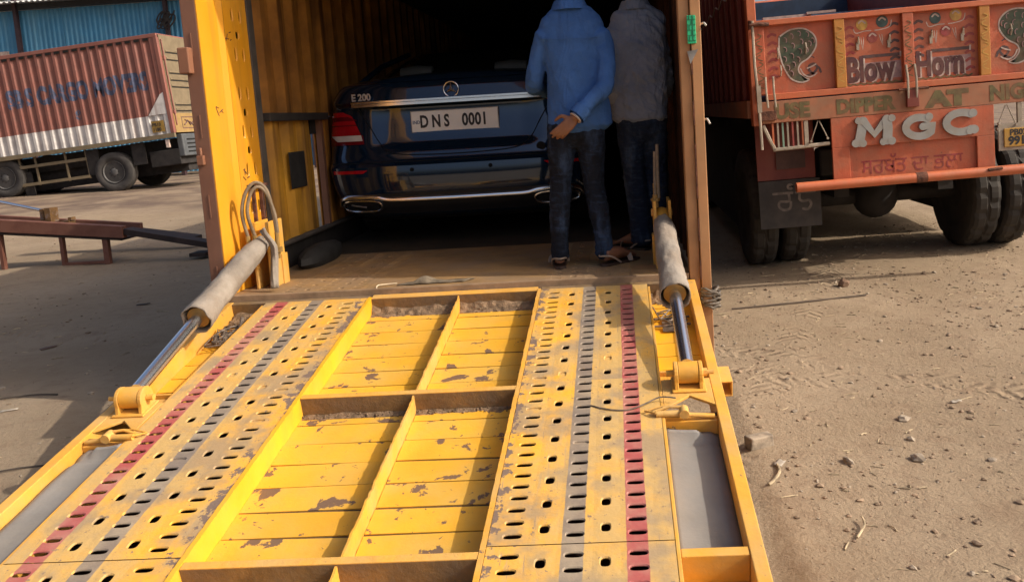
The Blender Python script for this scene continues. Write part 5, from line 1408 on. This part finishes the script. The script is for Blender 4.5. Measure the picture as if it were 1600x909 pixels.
# ------------------------------------------------------------------ container lorry at the back left
M_cont = mat('oxide_red_container', (.235, .078, .055), .65, var=.12, vscale=2, streak=((.30, .13, .10), .45, 5), dust=((.20, .10, .08), .5, 3), chips=((.50, .44, .40), .775, 5))
M_contw = mat('white_container_band', (.56, .53, .50), .65, var=.12, vscale=4, streak=((.26, .18, .15), .6, 7))
M_beige = mat('olive_beige_paint', (.165, .125, .070), .6, var=.12, vscale=4, dust=((.20, .15, .09), .5, 4))
M_beigey = mat('tan_yellow_paint', (.29, .185, .065), .6, var=.1, vscale=5)
def build_container_lorry():
    T = empty('container_lorry', (-11.04, 17.0, .94 + G), (0, -.078, 0), label='red brown container lorry with white lower band parked across the back of the yard', cat='lorry')
    inv = (Matrix.Translation((-11.04, 17.0, .94 + G)) @ Matrix.Rotation(-.078, 4, 'Y')).inverted()
    L, H, Wd = 7.2, 2.75, 2.35
    pr = corr_profile(-L + .1, -.10, .246, .040)
    def side(z0, z1, clip=None):
        mb = MB(); mb.prism([(x, .012 + o) for x, o in pr] + [(x, .016 + o + .01) for x, o in reversed(pr)], 'z', z0, z1); return mb
    S = put('side_wall', side(.62, H - .10), M_cont, T)
    put('side_wall', side(.10, .6195), M_contw, T, label='white lower band of the container side')
    # white corner: the band rises diagonally towards the rear corner
    tri = MB().prism([(-.62, .625), (-.105, .625), (-.105, 1.20), (-.20, 1.15)], 'y', .003, .010); put('corner_band', tri, M_contw, T)
    put('top_rail', MB().box(-L, 0, .0, .07, H - .10, H), M_cont, T, bevel=.01)
    gaps = MB()
    for k in range(28): gaps.box(-L + .18 + k * .246, -L + .32 + k * .246, .002, .011, H - .165, H - .105)
    put('rail_slot', gaps, M_gap, T)
    put('bottom_rail', MB().box(-L, 0, -.012, .075, -.02, .095), M_beige, T, bevel=.006)
    put('corner_post', MB().box(-.098, 0, -.004, .11, .096, H - .101), M_cont, T, bevel=.008)
    put('side_wall', MB().box(-L, -.1, Wd - .02, Wd, .1, H - .05), M_cont, T)
    put('roof', MB().box(-L, 0, .071, Wd, H - .03, H - .002), M_cont, T)
    put('side_wall', MB().box(-L, -L + .03, .08, Wd - .021, 0, H - .031), M_cont, T)
    # rear end: panelled doors, sill with a stencilled box, louvred bumper, plate
    E = put('end_door', MB().box(-.02, .004, .112, Wd - .001, .62, H - .032), M_beige, T)
    gr = MB()
    for z in (2.28, 2.08, 1.72, 1.53, 1.35, .86, .70): gr.box(.0045, .018, .30, Wd - .1, z, z + .05)
    put('door_rib', gr, M_beige, E, bevel=.006)
    gd = MB()
    for z in (2.275, 2.075, 1.715, 1.525, 1.345, .855, .695): gd.box(.0045, .012, .30, Wd - .1, z - .030, z - .003)
    put('door_groove', gd, M_gap, E)
    put('lock_bar', MB().cyl((.03, .16, .3), (.03, .16, H - .15), .018, 8).box(.0045, .05, .12, .2, 2.05, 2.15).box(.0045, .05, .12, .2, .6, .7), M_cont, E)
    sill = put('end_sill', MB().box(-.02, .012, .10, Wd, .10, .618), M_beigey, T)
    mb = MB()
    for a, b, c, d in ((.45, 1.15, .20, .225), (.45, 1.15, .50, .525), (.45, .475, .225, .50), (1.125, 1.15, .225, .50)): mb.box(.0125, .016, a, b, c, d)
    mb.tube([(.018, .55, .30), (.018, .75, .42), (.018, .85, .30), (.018, 1.05, .40)], .02, 5).tube([(.018, .6, .44), (.018, .9, .36), (.018, 1.0, .28)], .018, 5)
    for k in range(4): mb.box(.0125, .016, 1.28 + k * .16, 1.34 + k * .16, .25, .42)
    put('stencil_mark', mb, M_ptdk, sill)
    lv = put('louvred_bumper', MB().box(-.12, .05, .25, 1.75, -.55, .06), mat('grey_bumper', (.075, .08, .085), .6, var=.1), T, bevel=.03)
    gg = MB()
    for k in range(4): gg.box(.051, .06, .45, 1.55, -.45 + k * .11, -.41 + k * .11)
    put('louvre', gg, M_gap, lv)
    pl = put('number_plate', MB().box(.02, .035, 1.35, 2.15, -.86, -.68), M_white, T)
    put('plate_letters', MB().box(.0355, .038, 1.45, 1.56, -.82, -.72).box(.0355, .038, 1.62, 1.73, -.82, -.72).box(.0355, .038, 1.80, 1.86, -.82, -.72).box(.0355, .038, 1.92, 2.04, -.82, -.72), M_ink, pl)
    # painted company name, following the corrugated side
    def lay(body, x, z, size, w, m, sx=1.0):
        t = text('painted_word', body, size, m, S, (0, 0, 0), weight=w, sx=sx, depth=.002)
        bm = bmesh.new(); bm.from_mesh(t.data)
        # cut the letters at the corrugation folds so they lie on the ridges
        for xx, _ in pr:
            if -.2 < xx - x < 4.6: bmesh.ops.bisect_plane(bm, geom=bm.verts[:] + bm.edges[:] + bm.faces[:], plane_co=(xx - x, 0, 0), plane_no=(1, 0, 0))
        def off(a):
            for (p, o1), (q, o2) in zip(pr[:-1], pr[1:]):
                if p <= a <= q: return o1 + (o2 - o1) * ((a - p) / (q - p) if q > p else 0)
            return 0
        for v in bm.verts:
            X, Y, Z = v.co; v.co = (x + X, .012 + off(x + X) - .004 - Z, z + Y)
        bm.to_mesh(t.data); bm.free(); t.rotation_euler = (0, 0, 0); return t
    nb = mat('navy_lettering', (.062, .076, .135), .7, var=.25, vscale=6, chips=((.22, .09, .07), .585, 5))
    lay('SB S CARGO MOVERS', -4.40, 1.34, .64, .034, nb, .64)
    lay('8', -2.60, .80, .34, .01, nb, .8)
    op = put('number_plate', MB().box(-.58, -.24, -.002, .006, .17, .47), mat('dim_plate', (.27, .16, .03), .6, var=.2), T)
    text('plate_letters', 'PB10', .12, M_ink, op, (-.56, -.0025, .33), weight=.004, sx=.95, depth=.001); text('plate_letters', '1180', .12, M_ink, op, (-.56, -.0025, .20), weight=.004, sx=.95, depth=.001)
    # side guard, mud flaps, chassis
    gd = MB()
    for z in (-.30, -.78): gd.box(-4.7, -2.62, .10, .14, z, z + .08)
    for x in (-4.55, -4.1, -3.25, -2.66): gd.box(x, x + .05, .142, .17, -.8, .0)
    put('side_guard', gd, M_beige, T)
    put('mud_flap', MB().box(-2.62, -2.28, .12, .16, -.72, -.03), M_dark, T); put('mud_flap', MB().box(-1.35, -.98, .14, .18, -.62, -.03), M_dark, T); put('mud_flap', MB().box(-4.56, -4.30, .2, .24, -1.1, -.4), M_dark, T)
    put('shade_slab', MB().box(-L, -.2, .75, 2.2, -.95, -.46), M_dark, T)  # dark box added to stand for the shade under the lorry
    put('tool_box', MB().box(-.95, -.10, .25, 1.5, -.75, -.32), M_dark, T, bevel=.02)
    put('tail_lamp', MB().box(-.30, -.22, .02, .09, -.27, -.06), M_ptwhite, T)
    put('chassis_frame', MB().box(-L, -.1, .6, .72, -.45, -.021).box(-L, -.1, 1.6, 1.72, -.45, -.021), M_dark, T)
    for x in (-12.90, -15.97, -17.2):
        for y in (17.22, 18.9):
            c = inv @ Vector((x, y, gz(x, y) + .525))
            w = put('wheel', tyre_mb(.535, .30, 32), mat('grey_dusty_tyre', (.035, .033, .031), .9, var=.25, dust=((.075, .065, .058), .7, 4)), T, loc=c, rot=(0, 0, pi / 2), smooth=True)
            put('rim', MB().lathe([(-.12, .05), (-.11, .10), (-.08, .13), (-.045, .16), (-.10, .27), (-.135, .30), (.135, .30), (.12, .05)], 'x', (0, 0, 0), 24), mat('grey_rim', (.10, .095, .09), .7, var=.2), w, smooth=True)
            for k in range(8):
                a = 2 * pi * k / 8
            nuts = MB()
            for k in range(8):
                a = 2 * pi * k / 8; nuts.cyl((-.115, .115 * cos(a), .115 * sin(a)), (-.06, .115 * cos(a), .115 * sin(a)), .018, 6)
            put('wheel_nut', nuts, M_dark, w)
build_container_lorry()

# ------------------------------------------------------------------ blue sheet-metal shed behind
M_blue = mat('sky_blue_sheet', (.045, .235, .42), .55, var=.10, vscale=1.2, streak=((.11, .28, .40), .5, 3), dust=((.10, .24, .33), .4, .8))
def build_shed():
    T = empty('shed', (-18, 24.2, 0), label='sky blue corrugated metal shed behind the container lorry', cat='shed')
    zt = 6.28
    x = -23.5; k = 0; rnd = random.Random(6)
    while x < -9:
        w = 1.42 if k % 3 else 1.02
        pr = corr_profile(x, x + w, .178, .035)
        y = .0 + (.03 if k % 2 else 0)
        mb = MB(); mb.prism([(a + 18, y + o) for a, o in pr] + [(a + 18, y + o + .006) for a, o in reversed(pr)], 'z', .2 + rnd.uniform(-.04, .04), zt - .02)
        put('wall_sheet', mb, M_blue, T); x += w - .012; k += 1
    for px in (-20.28, -14.85, -10.0): put('steel_post', MB().box(px + 18 - .06, px + 18 + .06, -.20, -.06, 0, zt + .6), mat('maroon_steel', (.05, .026, .030), .6, var=.2), T)
    put('eaves_beam', MB().box(-5.6, 9, -.12, .05, zt + .0, zt + .20), mat('dark_steel', (.020, .026, .035), .6), T)
    pr = corr_profile(-5.9, 9.2, .20, .04)
    sl = MB(); sl.prism([(a, zt + .24 + o) for a, o in pr] + [(a, zt + .25 + o) for a, o in reversed(pr)], 'y', -.75, 0)
    for i, (a, b, c) in enumerate(sl.v): sl.v[i] = (a, b, c + .14 * b + .0)
    put('roof_sheet', sl, mat('pale_roof_sheet', (.52, .52, .50), .6, var=.2, vscale=3), T)
    for q, (a, b) in enumerate(((-5.2, -2.2), (-1.2, 2.0), (2.6, 5.6))):
        m2 = MB().box(a, b, -.35, -.30, zt + .42 + .03 * q, zt + .60); m2.v = [(x_, y_, z_ + .03 * (x_ - a)) for x_, y_, z_ in m2.v]; put('roof_batten', m2, mat('pale_roof_sheet', (.52, .52, .50), .6), T)
    put('rear_wall', MB().box(-5.6, 9, 6.0, 6.1, 0, zt + .5), M_blue, T)
    put('roof_sheet', MB().box(-5.9, 9.2, .02, 6.2, zt + .33, zt + .36), mat('pale_roof_sheet', (.52, .52, .50), .6), T)
    # dark doorway at the left edge
    put('doorway', MB().box(-5.45, -2.86, -.06, -.005, .2, 4.72), M_gap, T); put('door_lintel', MB().box(-5.45, -2.80, -.09, -.007, 4.72, 4.86), M_ptwhite, T)
    # cable clutter on the right post
    mb = MB()
    for k in range(9):
        c = Vector((3.1 + .12 * (k % 3), -.30, 5.55 + .12 * (k // 3) - .1)); mb.tube(smooth_path([c + Vector((.22 * cos(a + k), 0, .18 * sin(a * 1.3 + k))) for a in [.8 * j for j in range(7)]], 3), .025, 5)
    put('cable_bundle', mb, M_dark, T)
build_shed()
def build_tree(x, y, h, cr, seed, label):
    T = empty('tree', (x, y, 0), label=label, cat='tree', group='trees behind the shed')
    rnd = random.Random(seed)
    tk = MB().tube(smooth_path([(0, 0, -.1), (.1, .05, h * .25), (-.05, .1, h * .5), (.1, 0, h * .8)], 5), [.22 - .18 * i / 15 for i in range(16)], 10)
    C = []
    for k in range(16):
        a = rnd.uniform(0, 6.3); z = h * rnd.uniform(.35, .8); e = Vector((cr * rnd.uniform(.4, .9) * cos(a), cr * rnd.uniform(.4, .9) * sin(a), min(h, z + h * rnd.uniform(.1, .3))))
        tk.tube(smooth_path([(0, 0, z * .8), (e.x * .4, e.y * .4, (z + e.z) / 2), tuple(e)], 3), [.07, .065, .05, .045, .035, .025, .015], 6); C.append(e)
    put('trunk', tk, mat('bark', (.09, .065, .045), .9, var=.3, bump=(.5, 15)), T, smooth=True)
    lf = MB()
    for e in C:
        for q in range(420):
            d = Vector((rnd.gauss(0, 1), rnd.gauss(0, 1), rnd.gauss(0, .7))); p = e + d * cr * .28
            n = Vector((rnd.gauss(0, 1), rnd.gauss(0, 1), rnd.gauss(.6, 1))).normalized(); s = n.orthogonal().normalized(); u = n.cross(s); L = rnd.uniform(.09, .17)
            lf.quad(p + s * L, p + u * L * .45, p - s * L, p - u * L * .45)
    put('crown', lf, mat('foliage', (.055, .085, .028), .6, var=.45, vscale=1.5), T)
for a in ((-24.5, 33, 11.0, 3.0, 1, 'leafy tree rising over the left end of the blue shed roof'), (-19.6, 35, 10.5, 2.8, 2, 'leafy tree standing behind the middle of the blue shed roof')): build_tree(*a)

# ------------------------------------------------------------------ second lowered ramp of another trailer at the left
def build_side_trailer():
    T = empty('trailer_ramp', (-6, 5.0, 0), label='rusty red brown trailer ramp standing on legs in front of the container lorry', cat='trailer ramp')
    red = mat('red_oxide_steel', (.17, .055, .032), .7, var=.15, dust=((.16, .09, .06), .5, 6)); dk = mat('dark_oxide_steel', (.035, .020, .016), .8, var=.3)
    X = 6.0
    def beam(name, m, xa, za0, za1, xb, zb0, zb1, y0, y1, par=T):
        mb = MB().loft([[(xa + X, y0, za0 + G), (xa + X, y1, za0 + G), (xa + X, y1, za1 + G), (xa + X, y0, za1 + G)], [(xb + X, y0, zb0 + G), (xb + X, y1, zb0 + G), (xb + X, y1, zb1 + G), (xb + X, y0, zb1 + G)]])
        return put(name, mb, m, par, bevel=.004)
    beam('side_beam', red, -8.4, .10, .255, -5.02, -.245, -.105, 0, .09)
    beam('deck_sheet', dk, -8.4, .06, .095, -5.05, -.275, -.25, .02, .36)
    beam('side_beam', red, -8.4, .10, .245, -5.02, -.245, -.115, .36, .42)
    beam('flap_ramp', dk, -5.019, -.205, -.135, -4.0, -.425, -.355, .02, .20)
    put('ramp_foot', MB().box(-4.26 + X, -4.06 + X, .02, .25, .035, .078), dk, T)
    put('under_channel', MB().loft([[(-6.6 + X, 1.0, .395), (-6.6 + X, 1.2, .395), (-6.6 + X, 1.2, .47), (-6.6 + X, 1.0, .47)], [(-4.72 + X, 1.0, .085), (-4.72 + X, 1.2, .085), (-4.72 + X, 1.2, .150), (-4.72 + X, 1.0, .150)]]), dk, T)
    for x in (-6.55, -5.80, -5.27):
        put('leg', MB().box(x + X - (.03 if x > -5.5 else .02), x + X + (.035 if x > -5.5 else .02), .03, .085, .0, .55 + (-.12 if x > -5.6 else -.02)), red, T)
        if x < -9: put('leg', MB().box(x + X - .025, x + X + .025, .33, .37, .0, .55 + (-.16 if x > -5.6 else -.05)), red, T)
    put('foot_bar', MB().box(-5.82 + X, -5.24 + X, .032, .082, .012, .045), red, T)
    put('piston_rod', MB().tube([(-7.4 + X, .3, .98), (-6.08 + X, .2, .665)], .018, 12), M_chrome, T, smooth=True)
    put('cylinder_foot', MB().box(-6.10 + X, -6.05 + X, .15, .25, .55, .69).box(-6.02 + X, -5.95 + X, .12, .26, .53, .70).cyl((-6.07 + X, .2, .655), (-5.96 + X, .2, .66), .04, 12), mat('rusty_yellow', (.15, .075, .022), .65, var=.3, chips=(RUSTY, .55, 15)), T)
    put('cylinder_foot', MB().box(-5.82 + X, -5.72 + X, .10, .22, .50, .54).box(-5.74 + X, -5.70 + X, .12, .2, .5405, .575), mat('rusty_yellow', (.40, .20, .03), .6), T)
    for y in (.03, .25): put('end_frame', MB().box(-8.4 + X, -8.3 + X, y, y + .15, 0, .8), dk, T)
build_side_trailer()

# ------------------------------------------------------------------ small loose things on the deck and ramp
def ramp_pt(u, v, n): return Vector((u, -v * cos(AL) - n * sin(AL), G - v * sin(AL) + n * cos(AL)))
def loose():
    rows = []
    for i in range(25):
        t = i / 24; x = -.34 + .36 * t
        rows.append([(x + .01 * j, .062 + .07 * j / 5 + .01 * noise.noise((t * 6, j, 0)) + .02 * t, G + .036 + (.035 * math.exp(-((t - .33) / .13) ** 2) * sin(pi * j / 5) + .006 * abs(noise.noise((t * 9, j * .8, 2))))) for j in range(6)])
    o = put('cloth_strip', MB().loft(rows, cap=False, closed=False), mat('grey_rag', (.16, .125, .085), .9, var=.3, vscale=15), smooth=True); o.modifiers.new('t', 'SOLIDIFY').thickness = .003
    tag(o, 'crumpled grey brown rag strip lying on the deck lip above the ramp pit', 'rag')
    o = put('cord', MB().tube(smooth_path([(-.43, .03, G - .028), (-.435, .018, G + .02), (-.44, .05, G + .040), (-.40, .09, G + .038), (-.35, .11, G + .036)], 5), .004, 6), mat('pale_cord', (.50, .40, .27), .8), smooth=True)
    tag(o, 'short pale cord hanging over the deck lip beside the rag', 'cord')
    rnd = random.Random(12)
    # tangled hooks and scrap wire in the outer bays
    for s, lab, c in ((-1, 'tangle of rusty chain hooks and wire heaped in the ramp bay below the hoses', (-1.105, .30)), (1, 'two rusty bars and bent wire in the ramp bay beside the red stripe and rod', (1.09, .33))):
        mb = MB()
        for k in range(12 if s < 0 else 4):
            a0 = rnd.uniform(0, 6.3); q = [ramp_pt(c[0] + rnd.uniform(-.05, .05) + .05 * cos(a0 + j), c[1] + rnd.uniform(-.10, .10) + .04 * sin(a0 + j), -.072 + .012 + rnd.uniform(0, .02)) for j in range(5)]
            mb.tube(smooth_path(q, 3), rnd.uniform(.003, .006), 5)
        for v in ((.36,) if s < 0 else (.32, .40)): mb.tube([ramp_pt(c[0] - .085, v, -.068), ramp_pt(c[0] + .10, v - .01, -.064)], .006, 6)
        if s < 0: mb.tube(smooth_path([ramp_pt(-1.10, .16, -.03), ramp_pt(-1.085, .18, -.02), ramp_pt(-1.075, .24, -.045), ramp_pt(-1.075, .34, -.06)], 4), .010, 8)
        else:
            for v in (.335, .42):
                k0 = MB().box(-.05, .05, -.028, .028, 0, .004); k0.xf(Matrix.Translation(ramp_pt(1.105, v, -.075)) @ Matrix.Rotation(AL, 4, 'X')); n = len(mb.v); mb.v += k0.v; mb.f += [tuple(i + n for i in f) for f in k0.f]
        o = put('scrap_wire', mb, mat('dull_wire', (.17, .13, .10), .6, .3, var=.4, vscale=30), smooth=True); tag(o, lab, 'scrap wire', 'scrap in the outer bays of the ramp')
    w = MB().tube(smooth_path([ramp_pt(.735, 1.20, .004), ramp_pt(.80, 1.235, .006), ramp_pt(.87, 1.245, .004), ramp_pt(.93, 1.225, .010), ramp_pt(1.0, 1.19, .02), ramp_pt(1.06, 1.20, .02)], 5), .0028, 6)
    tag(put('wire', w, mat('dull_wire', (.17, .13, .10), .6), smooth=True), 'thin bent wire running from the grey stripe to the right locking pin', 'wire')
    shape = MB(); rings = []  # black form added in place of an unclear dark void by the wall
    for z, k in ((0, .86), (.03, 1), (.07, .95), (.105, .7), (.12, .3)):
        rings.append([(-1.10 + .09 * k * cos(a) * (1 + .2 * noise.noise((a, z * 9, 1))), 1.0 + .33 * k * sin(a) * (1 + .15 * noise.noise((a * 1.5, z * 9, 3))), G + .031 + z) for a in [2 * pi * j / 20 for j in range(20)]])
    o = put('dark_shape', shape.loft(rings), M_black, smooth=True); tag(o, 'low black bag standing in for the dark void by the corrugated wall', 'shape')
loose()
